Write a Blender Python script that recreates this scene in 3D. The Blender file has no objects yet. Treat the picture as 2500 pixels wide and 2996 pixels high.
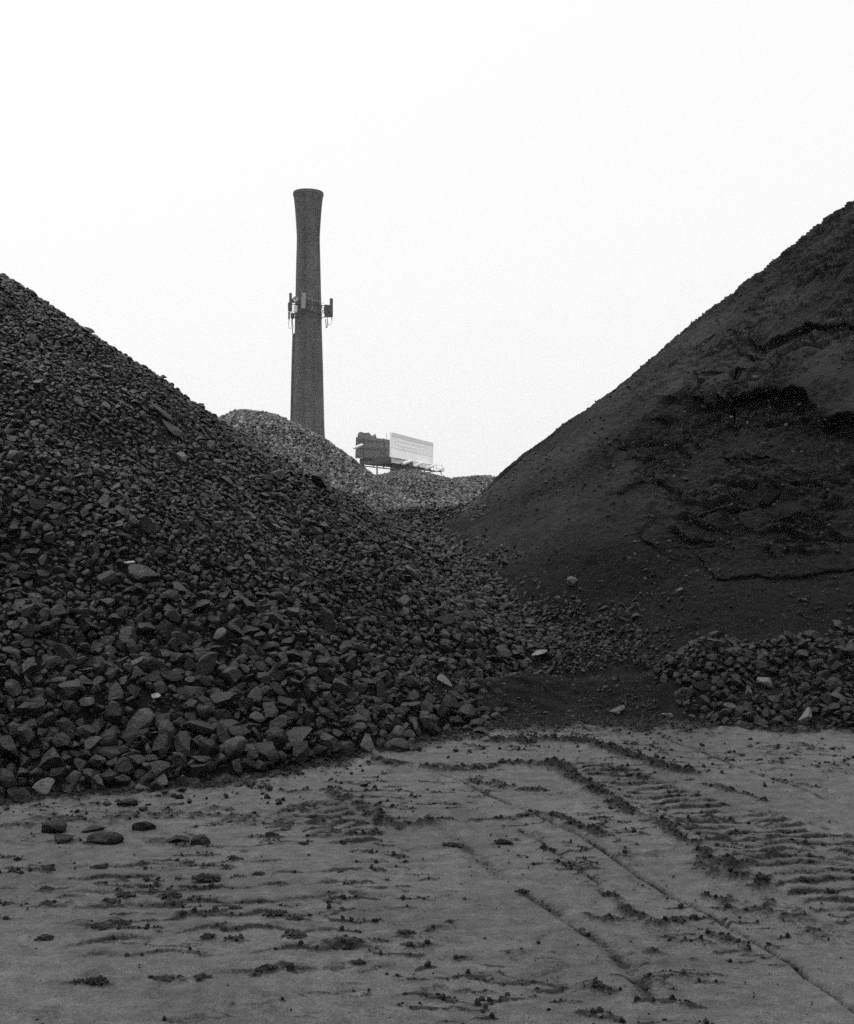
import bpy, bmesh, math, random
import numpy as np
from mathutils import Vector, Matrix, noise as mnoise
R_ = math.radians
rng = np.random.default_rng(7)
random.seed(7)
scene = bpy.context.scene
COL = scene.collection

# ------------------------------------------------------------------ camera constants
F = 3290.0           # focal length in pixels of the 2500 px wide frame
CX, CY, EYE = 1250.0, 1498.0, 1.7

# ------------------------------------------------------------------ helpers: scene objects
def tag(o, label=None, cat=None, group=None, kind=None):
    if label: o['label'] = label
    if cat: o['category'] = cat
    if group: o['group'] = group
    if kind: o['kind'] = kind
    return o

def empty(name, loc, rz=0.0):
    o = bpy.data.objects.new(name, None)
    o.empty_display_size = 0.3
    o.location = loc
    o.rotation_euler = (0, 0, rz)
    COL.objects.link(o)
    return o

def link(name, me, mat=None, parent=None, loc=(0, 0, 0)):
    o = bpy.data.objects.new(name, me)
    if mat is not None and not me.materials:
        me.materials.append(mat)
    o.location = loc
    COL.objects.link(o)
    if parent is not None:
        o.parent = parent
    return o

def mesh_np(name, V, Fc, smooth=False, attrs=None):
    """V (n,3), Fc (m,k) faces all of one size -> mesh"""
    V = np.ascontiguousarray(V, dtype=np.float32)
    Fc = np.ascontiguousarray(Fc, dtype=np.int32)
    me = bpy.data.meshes.new(name)
    m, k = Fc.shape
    me.vertices.add(len(V)); me.vertices.foreach_set('co', V.ravel())
    me.loops.add(m * k); me.loops.foreach_set('vertex_index', Fc.ravel())
    me.polygons.add(m)
    me.polygons.foreach_set('loop_start', np.arange(0, m * k, k, dtype=np.int32))
    if attrs:
        for an, av in attrs.items():
            a = me.attributes.new(an, 'FLOAT', 'POINT')
            a.data.foreach_set('value', np.ascontiguousarray(av, dtype=np.float32))
    me.update(calc_edges=True)
    me.polygons.foreach_set('use_smooth', np.full(m, bool(smooth)))
    return me

def grid_mesh(name, X, Y, Z, smooth=True, attrs=None):
    ny, nx = X.shape
    V = np.stack([X.ravel(), Y.ravel(), Z.ravel()], 1)
    i = np.arange(ny * nx).reshape(ny, nx)
    Fc = np.stack([i[:-1, :-1].ravel(), i[:-1, 1:].ravel(), i[1:, 1:].ravel(), i[1:, :-1].ravel()], 1)
    if attrs: attrs = {k: v.ravel() for k, v in attrs.items()}
    return mesh_np(name, V, Fc, smooth, attrs)

class MB:
    """collects boxes, bars and lathes into one mesh"""
    def __init__(self): self.bm = bmesh.new()
    def box(self, c, s, rot=None, bevel=0.0):
        r = bmesh.ops.create_cube(self.bm, size=1.0)
        M = Matrix.Translation(c) @ (rot.to_4x4() if rot is not None else Matrix.Identity(4)) @ Matrix.Diagonal((*s, 1))
        bmesh.ops.transform(self.bm, matrix=M, verts=r['verts'])
        if bevel > 0:
            es = list({e for v in r['verts'] for e in v.link_edges})
            bmesh.ops.bevel(self.bm, geom=es, offset=bevel, segments=2, affect='EDGES')
        return self
    def bar(self, a, b, r, n=8, r2=None):
        a, b = Vector(a), Vector(b); d = b - a
        q = Vector((0, 0, 1)).rotation_difference(d)
        M = Matrix.Translation((a + b) / 2) @ q.to_matrix().to_4x4()
        bmesh.ops.create_cone(self.bm, cap_ends=True, segments=n, radius1=r, radius2=r if r2 is None else r2, depth=d.length, matrix=M)
        return self
    def path(self, pts, r, n=6):
        for p, q in zip(pts[:-1], pts[1:]): self.bar(p, q, r, n)
        return self
    def beam(self, a, b, w, h):
        a, b = Vector(a), Vector(b); d = b - a
        x = d.normalized(); y = Vector((0, 0, 1)).cross(x)
        if y.length < 1e-4: y = Vector((0, 1, 0))
        y.normalize(); z = x.cross(y)
        rot = Matrix((x, y, z)).transposed()
        return self.box((a + b) / 2, (d.length, w, h), rot)
    def lathe(self, prof, n=64):
        rings = []
        for r, z in prof:
            rings.append([self.bm.verts.new((r * math.cos(2 * math.pi * i / n), r * math.sin(2 * math.pi * i / n), z)) for i in range(n)])
        for a, b in zip(rings[:-1], rings[1:]):
            for i in range(n):
                self.bm.faces.new((a[i], a[(i + 1) % n], b[(i + 1) % n], b[i]))
        return self
    def prism(self, pts, n):
        """flat outline pts (3D) extruded by vector n"""
        vs = [self.bm.verts.new(p) for p in pts]
        f = self.bm.faces.new(vs)
        r = bmesh.ops.extrude_face_region(self.bm, geom=[f])
        bmesh.ops.translate(self.bm, vec=n, verts=[g for g in r['geom'] if isinstance(g, bmesh.types.BMVert)])
        bmesh.ops.recalc_face_normals(self.bm, faces=self.bm.faces)
        return self
    def build(self, name, mat, parent=None, loc=(0, 0, 0), smooth=False):
        me = bpy.data.meshes.new(name)
        bmesh.ops.recalc_face_normals(self.bm, faces=self.bm.faces)
        self.bm.to_mesh(me); self.bm.free()
        for p in me.polygons: p.use_smooth = smooth
        return link(name, me, mat, parent, loc)

# ------------------------------------------------------------------ numpy noise
_perm = np.random.default_rng(3).permutation(4096).astype(np.int64)
_ang = np.random.default_rng(4).random(4096) * 2 * np.pi
_gx, _gy = np.cos(_ang), np.sin(_ang)
def perlin(x, y, seed=0):
    xi = np.floor(x).astype(np.int64); yi = np.floor(y).astype(np.int64)
    xf = x - xi; yf = y - yi
    u = xf * xf * xf * (xf * (xf * 6 - 15) + 10); v = yf * yf * yf * (yf * (yf * 6 - 15) + 10)
    def g(ix, iy, dx, dy):
        h = _perm[(_perm[(ix + seed * 131) & 4095] + iy * 7 + seed * 17) & 4095]
        return _gx[h] * dx + _gy[h] * dy
    a = g(xi, yi, xf, yf); b = g(xi + 1, yi, xf - 1, yf)
    c = g(xi, yi + 1, xf, yf - 1); d = g(xi + 1, yi + 1, xf - 1, yf - 1)
    return ((a + (b - a) * u) + ((c + (d - c) * u) - (a + (b - a) * u)) * v) * 1.5
def fbm(x, y, scale, octv=4, seed=0, gain=0.5):
    s = 0.0; a = 1.0; f = 1.0 / scale
    for o in range(octv):
        s = s + a * perlin(x * f, y * f, seed + o * 5); a *= gain; f *= 2.03
    return s
def ridged(x, y, scale, octv=3, seed=0):
    s = 0.0; a = 1.0; f = 1.0 / scale
    for o in range(octv):
        s = s + a * (1 - 2 * np.abs(perlin(x * f, y * f, seed + o * 5))); a *= 0.5; f *= 2.03
    return s
def sstep(a, b, x):
    t = np.clip((x - a) / (b - a), 0, 1); return t * t * (3 - 2 * t)
def smax(a, b, k): return 0.5 * (a + b + np.sqrt((a - b) ** 2 + k * k)) - 0.0
def axis(bands):
    """grid lines from [(start, end, step), ...]"""
    out = []
    for a, b, s in bands:
        n = max(1, int(round((b - a) / s)))
        out.append(np.linspace(a, b, n, endpoint=False))
    out.append(np.array([bands[-1][1]]))
    return np.concatenate(out)
def polydist(x, y, pts):
    """distance to a polyline, the parameter along it in metres, and the signed side"""
    best = np.full(x.shape, 1e9); par = np.zeros(x.shape); side = np.zeros(x.shape); acc = 0.0
    for (ax, ay), (bx, by) in zip(pts[:-1], pts[1:]):
        dx, dy = bx - ax, by - ay; L = math.hypot(dx, dy)
        if L < 1e-6: continue
        t = np.clip(((x - ax) * dx + (y - ay) * dy) / (L * L), 0, 1)
        d = np.hypot(x - ax - t * dx, y - ay - t * dy)
        m = d < best
        best = np.where(m, d, best); par = np.where(m, acc + t * L, par)
        side = np.where(m, np.sign(dx * (y - ay) - dy * (x - ax)), side); acc += L
    return best, par, side
def inside(x, y, poly):
    c = np.zeros(x.shape, bool)
    n = len(poly)
    for i in range(n):
        x1, y1 = poly[i]; x2, y2 = poly[(i + 1) % n]
        if y1 == y2: continue
        m = ((y1 > y) != (y2 > y)) & (x < (x2 - x1) * (y - y1) / (y2 - y1) + x1)
        c ^= m
    return c

# ------------------------------------------------------------------ terrain shapes (metres; camera stands at x 0, y 0)
LC = (-5.6, 13.3); LR = 7.5; LS = 0.655
RC = (8.1, 18.2); RR = 9.85; RS = 0.772
def left_cone(x, y):
    r = np.hypot(x - LC[0], y - LC[1])
    w = fbm(x, y, 2.6, 3, 11) * 0.30
    t = LR + w - r
    z = LS * t
    z = z - 0.10 * np.exp(-(t / 2.6 - 0.9) ** 2)
    top = LS * LR - 0.35
    return np.where(z > top - 0.3, top - 0.3 + 0.45 * (1 - np.exp(-(z - top + 0.3) / 0.45)), z)
def saddle(x, y):
    f = 0.12 + 0.235 * (y - 10.3)
    b = 1.72 - 0.55 * (y - 17.2)
    z = np.minimum(f, b)
    return z + fbm(x, y, 1.3, 3, 21) * 0.09 - 0.10 * np.maximum(0, np.abs(x + 0.2) - 2.2)
def left_h(x, y):
    return smax(left_cone(x, y), saddle(x, y), 0.12)
def right_cone(x, y):
    r = np.hypot(x - RC[0], y - RC[1])
    w = fbm(x, y, 3.5, 3, 31) * 0.10
    t = RR + w - r
    z = RS * t
    top = RS * RR
    return np.where(z > top - 0.6, top - 0.6 + 0.6 * (1 - np.exp(-(z - top + 0.6) / 0.6)), z)
def apron(x, y):
    yb = 9.95 + 0.16 * (x - 1.2) * (x < 1.2) - 0.03 * (x - 1.2) + 0.06 * perlin(x * 1.3, y * 0 + 3.3, 41)
    front = 0.25 * np.exp(-((y - yb) / 0.50) ** 2)
    back = 0.25 - 0.10 * sstep(0, 0.45, y - yb)
    z = np.where(y < yb, front, back) - 0.02 - 0.35 * np.maximum(0, yb - 1.0 - y)
    z = z - 0.5 * np.maximum(0, 0.15 - x) - 0.12 * np.maximum(0, x - 2.6)
    z = z + 0.045 * fbm(x, y, 0.55, 4, 45)
    return np.where(y > 11.6, -0.3, np.maximum(z, -2.0))
def heap(x, y):
    yc = 9.95 - 0.02 * (x - 3.0); xs = np.clip(x, 2.55, 9.0)
    r = np.hypot((x - xs) * 1.0, (y - yc))
    H = 0.52 + 0.07 * np.clip(x - 2.2, 0, 3.0)
    return H - 0.62 * (np.sqrt(r * r + 0.1) - 0.31) + 0.08 * fbm(x, y, 0.7, 3, 51) - 0.02
def right_h(x, y):
    return smax(right_cone(x, y), apron(x, y), 0.06)
MOUNDS = [  # x, y, top, slope, roundness
    (-4.28, 27.0, 4.14, 0.72, 1.0),
    (-0.60, 32.0, 2.84, 0.55, 1.3),
    (1.75, 34.0, 2.76, 0.50, 1.6)]
def mound_h(x, y, i):
    mx, my, H, s, k = MOUNDS[i]
    r = np.hypot(x - mx, y - my)
    return H - s * (np.sqrt(r * r + k * k) - k) + 0.10 * fbm(x, y, 1.6, 3, 61 + i)
def surf(x, y):
    z = np.maximum(np.maximum(left_h(x, y), right_h(x, y)), heap(x, y))
    return np.maximum(z, 0.0)
def normal_of(fn, x, y, e=0.02):
    gx = (fn(x + e, y) - fn(x - e, y)) / (2 * e); gy = (fn(x, y + e) - fn(x, y - e)) / (2 * e)
    n = np.stack([-gx, -gy, np.ones_like(gx)], 1)
    return n / np.linalg.norm(n, axis=1)[:, None]
def ground_at(px, py):
    d = EYE * F / (py - CY)
    return ((px - CX) / F * d, d)
def hit(px, py, fn=surf, d0=4.0, d1=40.0):
    d = np.arange(d0, d1, 0.01)
    x = (px - CX) / F * d; z = EYE - (py - CY) / F * d
    m = fn(x, d) >= z
    i = int(np.argmax(m)) if m.any() else len(d) - 1
    return (float(x[i]), float(d[i]), float(z[i]))
def project(x, y, z):
    return CX + x / y * F, CY - (z - EYE) / y * F
def U(*p):  # 1752 px overview -> 2500 px frame
    return [(a * 1.42694, b * 1.42694) for a, b in p]
def C4(*p): return [(98 + a / 1.521, 2200 + b / 1.521) for a, b in p]
def C5(*p): return [(1250 + a / 1.521, 2100 + b / 1.521) for a, b in p]
def C6(*p): return [(1500 + a / 1.942, 620 + b / 1.942) for a, b in p]
def G(pts): return [ground_at(*p) for p in pts]

# ------------------------------------------------------------------ materials
def nodes_mat(name):
    m = bpy.data.materials.new(name); m.use_nodes = True
    nt = m.node_tree; b = nt.nodes['Principled BSDF']
    return m, nt, b
def N(nt, t, **kw):
    n = nt.nodes.new(t)
    for k, v in kw.items():
        if hasattr(n, k): setattr(n, k, v)
        else: n.inputs[k].default_value = v
    return n
def mix_float(nt, a, b, fac):
    m = nt.nodes.new('ShaderNodeMix'); m.data_type = 'FLOAT'
    for s, v in ((2, a), (3, b), (0, fac)):
        if isinstance(v, (int, float)): m.inputs[s].default_value = v
        else: nt.links.new(v, m.inputs[s])
    return m.outputs[0]
def mathn(nt, op, a, b=0.0, c=None, clamp=False):
    m = nt.nodes.new('ShaderNodeMath'); m.operation = op; m.use_clamp = clamp
    for s, v in enumerate((a, b) if c is None else (a, b, c)):
        if isinstance(v, (int, float)): m.inputs[s].default_value = v
        else: nt.links.new(v, m.inputs[s])
    return m.outputs[0]
def maprange(nt, v, a, b, c, d):
    m = nt.nodes.new('ShaderNodeMapRange')
    nt.links.new(v, m.inputs[0])
    for i, q in enumerate((a, b, c, d)): m.inputs[i + 1].default_value = q
    return m.outputs[0]
def noise(nt, scale, detail=4, rough=0.55, coord='Object', vec=None):
    if vec is None:
        tc = nt.nodes.new('ShaderNodeTexCoord'); vec = tc.outputs[coord]
    n = N(nt, 'ShaderNodeTexNoise'); n.inputs['Scale'].default_value = scale
    n.inputs['Detail'].default_value = detail; n.inputs['Roughness'].default_value = rough
    nt.links.new(vec, n.inputs['Vector']); return n.outputs['Fac']
def grey(nt, v):
    c = nt.nodes.new('ShaderNodeCombineColor')
    for i in range(3): nt.links.new(v, c.inputs[i])
    return c.outputs[0]
def bump(nt, b, h, dist, strength=1.0, prev=None):
    n = N(nt, 'ShaderNodeBump'); n.inputs['Strength'].default_value = strength; n.inputs['Distance'].default_value = dist
    nt.links.new(h, n.inputs['Height'])
    if prev is not None: nt.links.new(prev, n.inputs['Normal'])
    nt.links.new(n.outputs[0], b.inputs['Normal']); return n.outputs[0]
def finish(b, rough=0.9, spec=0.25):
    b.inputs['Roughness'].default_value = rough
    b.inputs['Specular IOR Level'].default_value = spec

def plain(name, v, rough=0.7, var=0.25, scale=6.0, metallic=0.0):
    m, nt, b = nodes_mat(name)
    n = noise(nt, scale, 5, 0.6)
    nt.links.new(grey(nt, maprange(nt, n, 0.25, 0.75, v * (1 - var), v * (1 + var))), b.inputs['Base Color'])
    finish(b, rough, 0.3); b.inputs['Metallic'].default_value = metallic
    return m

def rock_material(name, source, lo, hi, gamma=1.0, rough=0.42, spec=0.17):
    """stone: a tone per stone (source 'attr' or 'object'), mottling, mineral specks, rough bump"""
    m, nt, b = nodes_mat(name)
    if source == 'attr':
        a = N(nt, 'ShaderNodeAttribute'); a.attribute_name = 'shade'; val = a.outputs['Fac']
    else:
        a = N(nt, 'ShaderNodeObjectInfo'); s = N(nt, 'ShaderNodeSeparateColor'); nt.links.new(a.outputs['Color'], s.inputs[0]); val = s.outputs[0]
    tone = maprange(nt, mathn(nt, 'POWER', val, gamma), 0, 1, lo, hi)
    g = N(nt, 'ShaderNodeNewGeometry')
    n1 = noise(nt, 9.0, 5, 0.6, vec=g.outputs['Position']); n2 = noise(nt, 70.0, 4, 0.65, vec=g.outputs['Position'])
    f = mathn(nt, 'MULTIPLY', maprange(nt, n1, 0.3, 0.7, 0.62, 1.38), maprange(nt, n2, 0.3, 0.7, 0.50, 1.50))
    nt.links.new(grey(nt, mathn(nt, 'MULTIPLY', tone, f)), b.inputs['Base Color'])
    p = bump(nt, b, n2, 0.016, 0.9)
    bump(nt, b, noise(nt, 24.0, 5, 0.65, vec=g.outputs['Position']), 0.045, 0.6, p)
    finish(b, rough, spec)
    nt.links.new(maprange(nt, n1, 0.3, 0.7, rough - 0.12, rough + 0.2), b.inputs['Roughness'])
    return m

M_ROCK = rock_material('dark_stone', 'attr', 0.0012, 0.031, 2.0)
M_ROCK_OBJ = rock_material('dark_stone_block', 'object', 0.0012, 0.031, 2.0)
M_GRAVEL = rock_material('grey_gravel', 'attr', 0.02, 0.29, 1.5, 0.8, 0.3)
M_PALE = rock_material('pale_stone', 'object', 0.012, 0.19, 1.0, 0.75, 0.3)

def dirt_material():
    m, nt, b = nodes_mat('black_fines')
    g = N(nt, 'ShaderNodeNewGeometry'); pos = g.outputs['Position']
    a = N(nt, 'ShaderNodeAttribute'); a.attribute_name = 'dry_lit'
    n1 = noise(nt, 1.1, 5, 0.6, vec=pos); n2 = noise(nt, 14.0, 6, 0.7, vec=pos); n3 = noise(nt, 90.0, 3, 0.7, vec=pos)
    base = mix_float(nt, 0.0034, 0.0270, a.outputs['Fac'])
    f = mathn(nt, 'MULTIPLY', maprange(nt, n1, 0.3, 0.7, 0.8, 1.2), maprange(nt, n2, 0.3, 0.7, 0.75, 1.25))
    f = mathn(nt, 'MULTIPLY', f, maprange(nt, n3, 0.3, 0.7, 0.60, 1.40))
    nt.links.new(grey(nt, mathn(nt, 'MULTIPLY', base, f)), b.inputs['Base Color'])
    p = bump(nt, b, n3, 0.012, 0.8)
    p = bump(nt, b, n2, 0.05, 0.6, p)
    finish(b, 0.95, 0.08)
    return m
M_DIRT = dirt_material()

def sand_material():
    m, nt, b = nodes_mat('packed_sand')
    g = N(nt, 'ShaderNodeNewGeometry'); pos = g.outputs['Position']
    a = N(nt, 'ShaderNodeAttribute'); a.attribute_name = 'dark'
    n1 = noise(nt, 0.9, 4, 0.6, vec=pos); n2 = noise(nt, 12.0, 6, 0.7, vec=pos); n3 = noise(nt, 150.0, 3, 0.75, vec=pos); n4 = noise(nt, 420.0, 2, 0.6, vec=pos)
    f = mathn(nt, 'MULTIPLY', maprange(nt, n1, 0.3, 0.7, 0.76, 1.24), maprange(nt, n2, 0.3, 0.7, 0.68, 1.32))
    mp = N(nt, 'ShaderNodeMapping'); mp.inputs['Scale'].default_value = (3.0, 11.0, 3.0); nt.links.new(pos, mp.inputs[0])
    n5 = noise(nt, 1.0, 6, 0.7, vec=mp.outputs[0])
    f = mathn(nt, 'MULTIPLY', f, maprange(nt, n5, 0.3, 0.7, 0.76, 1.24))
    f = mathn(nt, 'MULTIPLY', f, maprange(nt, n3, 0.3, 0.7, 0.48, 1.52))
    f = mathn(nt, 'MULTIPLY', f, maprange(nt, n4, 0.3, 0.7, 0.50, 1.50))
    edge = mathn(nt, 'ADD', a.outputs['Fac'], mathn(nt, 'MULTIPLY', mathn(nt, 'SUBTRACT', noise(nt, 55.0, 6, 0.78, vec=pos), 0.5), 2.1))
    base = mix_float(nt, 0.061, 0.013, mathn(nt, 'MINIMUM', mathn(nt, 'MAXIMUM', maprange(nt, edge, 0.28, 0.75, 0.0, 1.0), 0.0), 1.0))
    nt.links.new(grey(nt, mathn(nt, 'MULTIPLY', base, f)), b.inputs['Base Color'])
    p = bump(nt, b, n4, 0.003, 0.6)
    p = bump(nt, b, n3, 0.006, 0.7, p)
    p = bump(nt, b, n2, 0.03, 0.6, p)
    bump(nt, b, n5, 0.03, 0.5, p)
    finish(b, 0.95, 0.15)
    return m
M_SAND = sand_material()
M_CLOD = rock_material('dark_earth_clod', 'object', 0.008, 0.045, 1.0, 0.9, 0.15)
M_CRUMB = rock_material('dark_soil', 'attr', 0.006, 0.045, 1.2, 0.9, 0.15)

# ------------------------------------------------------------------ ground
def build_ground():
    xs = axis([(-500, -60, 40), (-60, -8, 4), (-8, -3.6, 0.4), (-3.6, 4.4, 0.010), (4.4, 9, 0.4), (9, 60, 4), (60, 500, 40)])
    ys = axis([(-150, -10, 20), (-10, 2.8, 0.8), (2.8, 5.2, 0.008), (5.2, 9.6, 0.0125), (9.6, 14, 0.4), (14, 60, 4), (60, 700, 40)])
    X, Y = np.meshgrid(xs, ys)
    Z = np.zeros_like(X); D = np.zeros_like(X)
    sl = (slice(int(np.searchsorted(ys, 2.8)), int(np.searchsorted(ys, 9.6)) + 1), slice(int(np.searchsorted(xs, -3.6)), int(np.searchsorted(xs, 4.4)) + 1))
    x, y = X[sl], Y[sl]
    z = 0.016 * fbm(x, y, 1.7, 3, 71) + 0.005 * fbm(x, y, 0.35, 3, 74) + 0.0030 * fbm(x, y, 0.07, 3, 77) + 0.0045 * ridged(x * 0.6, y, 0.11, 3, 76) * sstep(-0.5, 0.5, fbm(x, y, 0.8, 2, 78))
    dk = 0.10 * np.clip(fbm(x, y, 0.8, 4, 79), 0, 1)
    wx = x + 0.035 * fbm(x, y, 0.25, 3, 81); wy = y + 0.035 * fbm(x, y, 0.25, 3, 84)
    crumb = np.clip(0.5 + 0.8 * fbm(x, y, 0.06, 3, 87), 0, 1.4)
    patchy = np.clip(0.5 + 1.3 * fbm(x, y, 0.16, 4, 90), 0, 1)
    def windrow(pts, w, h, dark=1.0, cov=1.0):
        nonlocal z, dk
        d, s, _ = polydist(wx, wy, G(pts))
        g = np.exp(-(d / w) ** 2) * np.clip(patchy + cov - 0.5, 0, 1)
        z = z + 0.6 * h * g * (0.4 + crumb); dk = np.maximum(dk, dark * np.clip(g * (0.6 + 0.8 * crumb), 0, 1))
    def groove(pts, w, dep, dark=0.8, shoulder=0.4):
        nonlocal z, dk
        d, s, _ = polydist(x + 0.3 * (wx - x), y + 0.3 * (wy - y), G(pts))
        q = d / w
        z = z - dep * np.exp(-q ** 2) + shoulder * dep * np.exp(-(q - 2.0) ** 2)
        dk = np.maximum(dk, dark * np.exp(-q ** 2) * (0.55 + 0.45 * patchy))
    def lugs(poly, pitch, h, tilt, dark=0.85, edge=0.08, cont=0.25):
        nonlocal z, dk
        gp = G(poly)
        ins = inside(wx, wy, gp)
        d, _, _ = polydist(x, y, gp + [gp[0]])
        m = np.where(ins, sstep(0, edge, d), 0) * sstep(-0.75, -0.1, fbm(x, y, 0.55, 3, 97) + 0.3 * fbm(x * 0.5, y, 0.12, 2, 98) + cont)
        ph = (y - tilt * x + 0.014 * np.sin(x * 21.0 + 2.2 * fbm(x, y, 0.6, 2, 92)) + 0.055 * fbm(x, y, 0.40, 2, 93)) / pitch
        fr = ph - np.floor(ph)
        prof = np.where(fr < 0.22, fr / 0.22, 1 - (fr - 0.22) / 0.78)   # steep side towards the camera
        brk = np.clip(0.75 + 0.9 * fbm(x * 0.7, y, 0.16, 3, 95), 0, 1)
        z = z + m * h * prof * brk
        dk = np.maximum(dk, dark * m * np.exp(-((fr - 0.09) / 0.085) ** 2) * (0.45 + 0.55 * brk))
    # dark spill along the foot of both heaps
    lf = left_h(x, y); rf = np.maximum(right_h(x, y), heap(x, y))
    toe = np.maximum(lf / 0.6, rf / 0.7)
    sp = sstep(-0.42, -0.02, toe + 0.16 * fbm(x, y, 0.5, 4, 101))
    dk = np.maximum(dk, np.clip(sp * (0.35 + 0.9 * crumb * patchy + 0.6 * sstep(-0.15, 0, toe)), 0, 1)); z = z + 0.02 * sp * crumb
    # rough dark strip with pebbles in front of the rock heap
    windrow(C4((-60, 330), (120, 310), (320, 300), (560, 285), (760, 290), (1000, 300), (1130, 330)), 0.13, 0.020, 0.75)
    windrow(C4((20, 250), (200, 225), (300, 262), (520, 250), (700, 250), (900, 262)), 0.07, 0.015, 0.7, 0.8)
    windrow(C4((1120, 182), (1340, 176)), 0.05, 0.02, 0.9)
    windrow(C4((1330, 185), (1480, 255), (1600, 345), (1760, 318)), 0.085, 0.03, 0.9, 1.1)
    windrow(C4((-40, 400), (200, 405), (420, 395), (700, 400)), 0.07, 0.012, 0.65, 0.7)
    # windrows of dark crumbs and tyre marks on the right
    windrow(C5((200, 100), (330, 120), (520, 108), (730, 122), (900, 180), (1050, 228), (1170, 252)), 0.075, 0.060, 1.0, 1.3)
    windrow(C5((230, 290), (400, 320), (560, 345)), 0.12, 0.016, 0.85, 0.9)
    windrow(C5((1230, 300), (1330, 322), (1420, 350), (1500, 385)), 0.05, 0.022, 0.9, 0.9)
    windrow(C5((-200, 205), (0, 225), (220, 235), (430, 210), (600, 240)), 0.14, 0.022, 0.9, 1.0)
    windrow(C5((560, 215), (640, 268), (740, 330), (830, 402), (960, 455), (1080, 512), (1200, 590), (1300, 655), (1380, 700), (1480, 762)), 0.08, 0.045, 0.95, 1.05)
    windrow(C5((1290, 690), (1370, 690), (1440, 730)), 0.13, 0.03, 0.9, 1.0)
    windrow(C5((1290, 800), (1400, 860), (1560, 860), (1752, 960)), 0.09, 0.03, 0.8, 0.8)
    windrow(C5((1530, 820), (1610, 850)), 0.08, 0.02, 0.8, 1.0)
    windrow(C5((460, 440), (560, 445), (640, 485), (690, 510), (760, 530)), 0.055, 0.035, 1.0, 1.2)
    windrow(C5((-20, 468), (150, 458), (320, 462), (460, 452)), 0.045, 0.018, 0.85, 0.95)
    windrow(C5((420, 505), (520, 530)), 0.05, 0.015, 0.8, 1.0)
    windrow(C5((800, 800), (870, 840), (940, 890), (1010, 920), (1100, 910)), 0.05, 0.040, 1.0, 1.2)
    windrow(C5((720, 895), (860, 912), (960, 918)), 0.035, 0.025, 0.9, 1.0)
    windrow(C5((1060, 990), (1170, 985), (1250, 1005)), 0.03, 0.025, 0.85, 1.0)
    windrow(C5((1290, 975), (1380, 1000), (1440, 1035)), 0.045, 0.03, 0.85, 1.0)
    windrow(C5((930, 1035), (1040, 1062)), 0.035, 0.025, 0.8, 0.9)
    windrow(C5((360, 1065), (480, 1055), (600, 1110)), 0.045, 0.020, 0.75, 0.9)
    windrow(C5((0, 1200), (250, 1210)), 0.04, 0.02, 0.7, 0.7)
    windrow(C5((720, 1192), (860, 1200), (1000, 1205)), 0.05, 0.03, 0.9, 0.9)
    windrow(C5((0, 970), (110, 935)), 0.028, 0.022, 0.85, 1.0)
    windrow(C5((0, 1035), (170, 985)), 0.025, 0.022, 0.8, 1.0)
    windrow(C5((900, 610), (1100, 600)), 0.16, 0.012, 0.5, 0.6)
    windrow(C5((1650, 130), (1752, 150)), 0.05, 0.02, 0.8, 1.0)
    windrow(C5((1300, 165), (1560, 158)), 0.03, 0.008, 0.6, 0.7)
    windrow(C5((1480, 255), (1640, 290), (1760, 330)), 0.05, 0.012, 0.7, 0.9)
    windrow(C5((820, 240), (940, 285)), 0.12, 0.015, 0.8, 0.9)
    groove(C5((1040, 85), (1230, 150), (1360, 205), (1500, 258), (1640, 305), (1780, 365)), 0.015, 0.016, 1.1)
    groove(C5((60, 255), (160, 290), (310, 362), (460, 432), (680, 532), (790, 600), (900, 682), (1000, 735), (1100, 800), (1290, 892), (1420, 972), (1600, 1080), (1700, 1165), (1800, 1240), (2000, 1390)), 0.0135, 0.020, 1.2)
    groove(C5((960, 250), (1200, 345), (1460, 425), (1780, 490)), 0.03, 0.014, 0.75)
    groove(C5((440, 510), (560, 575), (640, 640), (760, 730), (800, 800)), 0.024, 0.012, 0.85)
    groove(C5((80, 490), (200, 590), (320, 700)), 0.045, 0.014, 0.7)
    groove(C5((470, 800), (540, 845), (600, 890), (700, 955), (800, 1015), (870, 1085), (930, 1160), (980, 1230)), 0.034, 0.020, 0.8)
    lugs(C5((600, 215), (740, 180), (1000, 262), (1230, 340), (1460, 425), (1800, 500), (2250, 600), (2250, 1180), (1800, 940), (1480, 745), (1300, 640), (1080, 500), (830, 380)), 0.112, 0.032, 0.10, 1.0, 0.08, 0.7)
    lugs(C4((1040, 280), (1120, 235), (1300, 205), (1400, 225), (1500, 300), (1560, 370), (1600, 420), (1500, 450), (1300, 440), (1200, 380)), 0.105, 0.032, 0.12, 0.95, 0.08, 0.6)
    lugs(C4((0, 470), (500, 440), (1100, 440), (1700, 470), (1752, 1090), (0, 1090)), 0.19, 0.022, 0.09, 0.95, 0.3, 0.12)
    lugs(C5((-100, 850), (300, 820), (600, 930), (860, 1230), (-100, 1230)), 0.17, 0.022, 0.10, 0.95, 0.25, 0.08)
    lugs(C5((1180, 130), (1752, 110), (1752, 330), (1450, 250)), 0.16, 0.014, 0.02, 0.65, 0.2)
    # short broken clod marks across the near sand
    q = fbm(x * 0.30 + 4.0, y * 1.15, 0.085, 3, 105); zone = sstep(0.0, 0.5, fbm(x, y, 0.9, 2, 109) + 0.30)
    e = sstep(0.30, 0.5, q) * zone
    z = z + 0.007 * e; dk = np.maximum(dk, 0.85 * sstep(0.22, 0.40, q) * (1 - sstep(0.50, 0.75, q)) * zone)
    stk = fbm(x * 0.28 + 9.0, y, 0.07, 4, 113) + 0.5 * fbm(x, y, 0.7, 3, 115)
    dk = np.maximum(dk, 0.34 * sstep(0.1, 0.8, stk)); z = z + 0.0018 * stk
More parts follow.
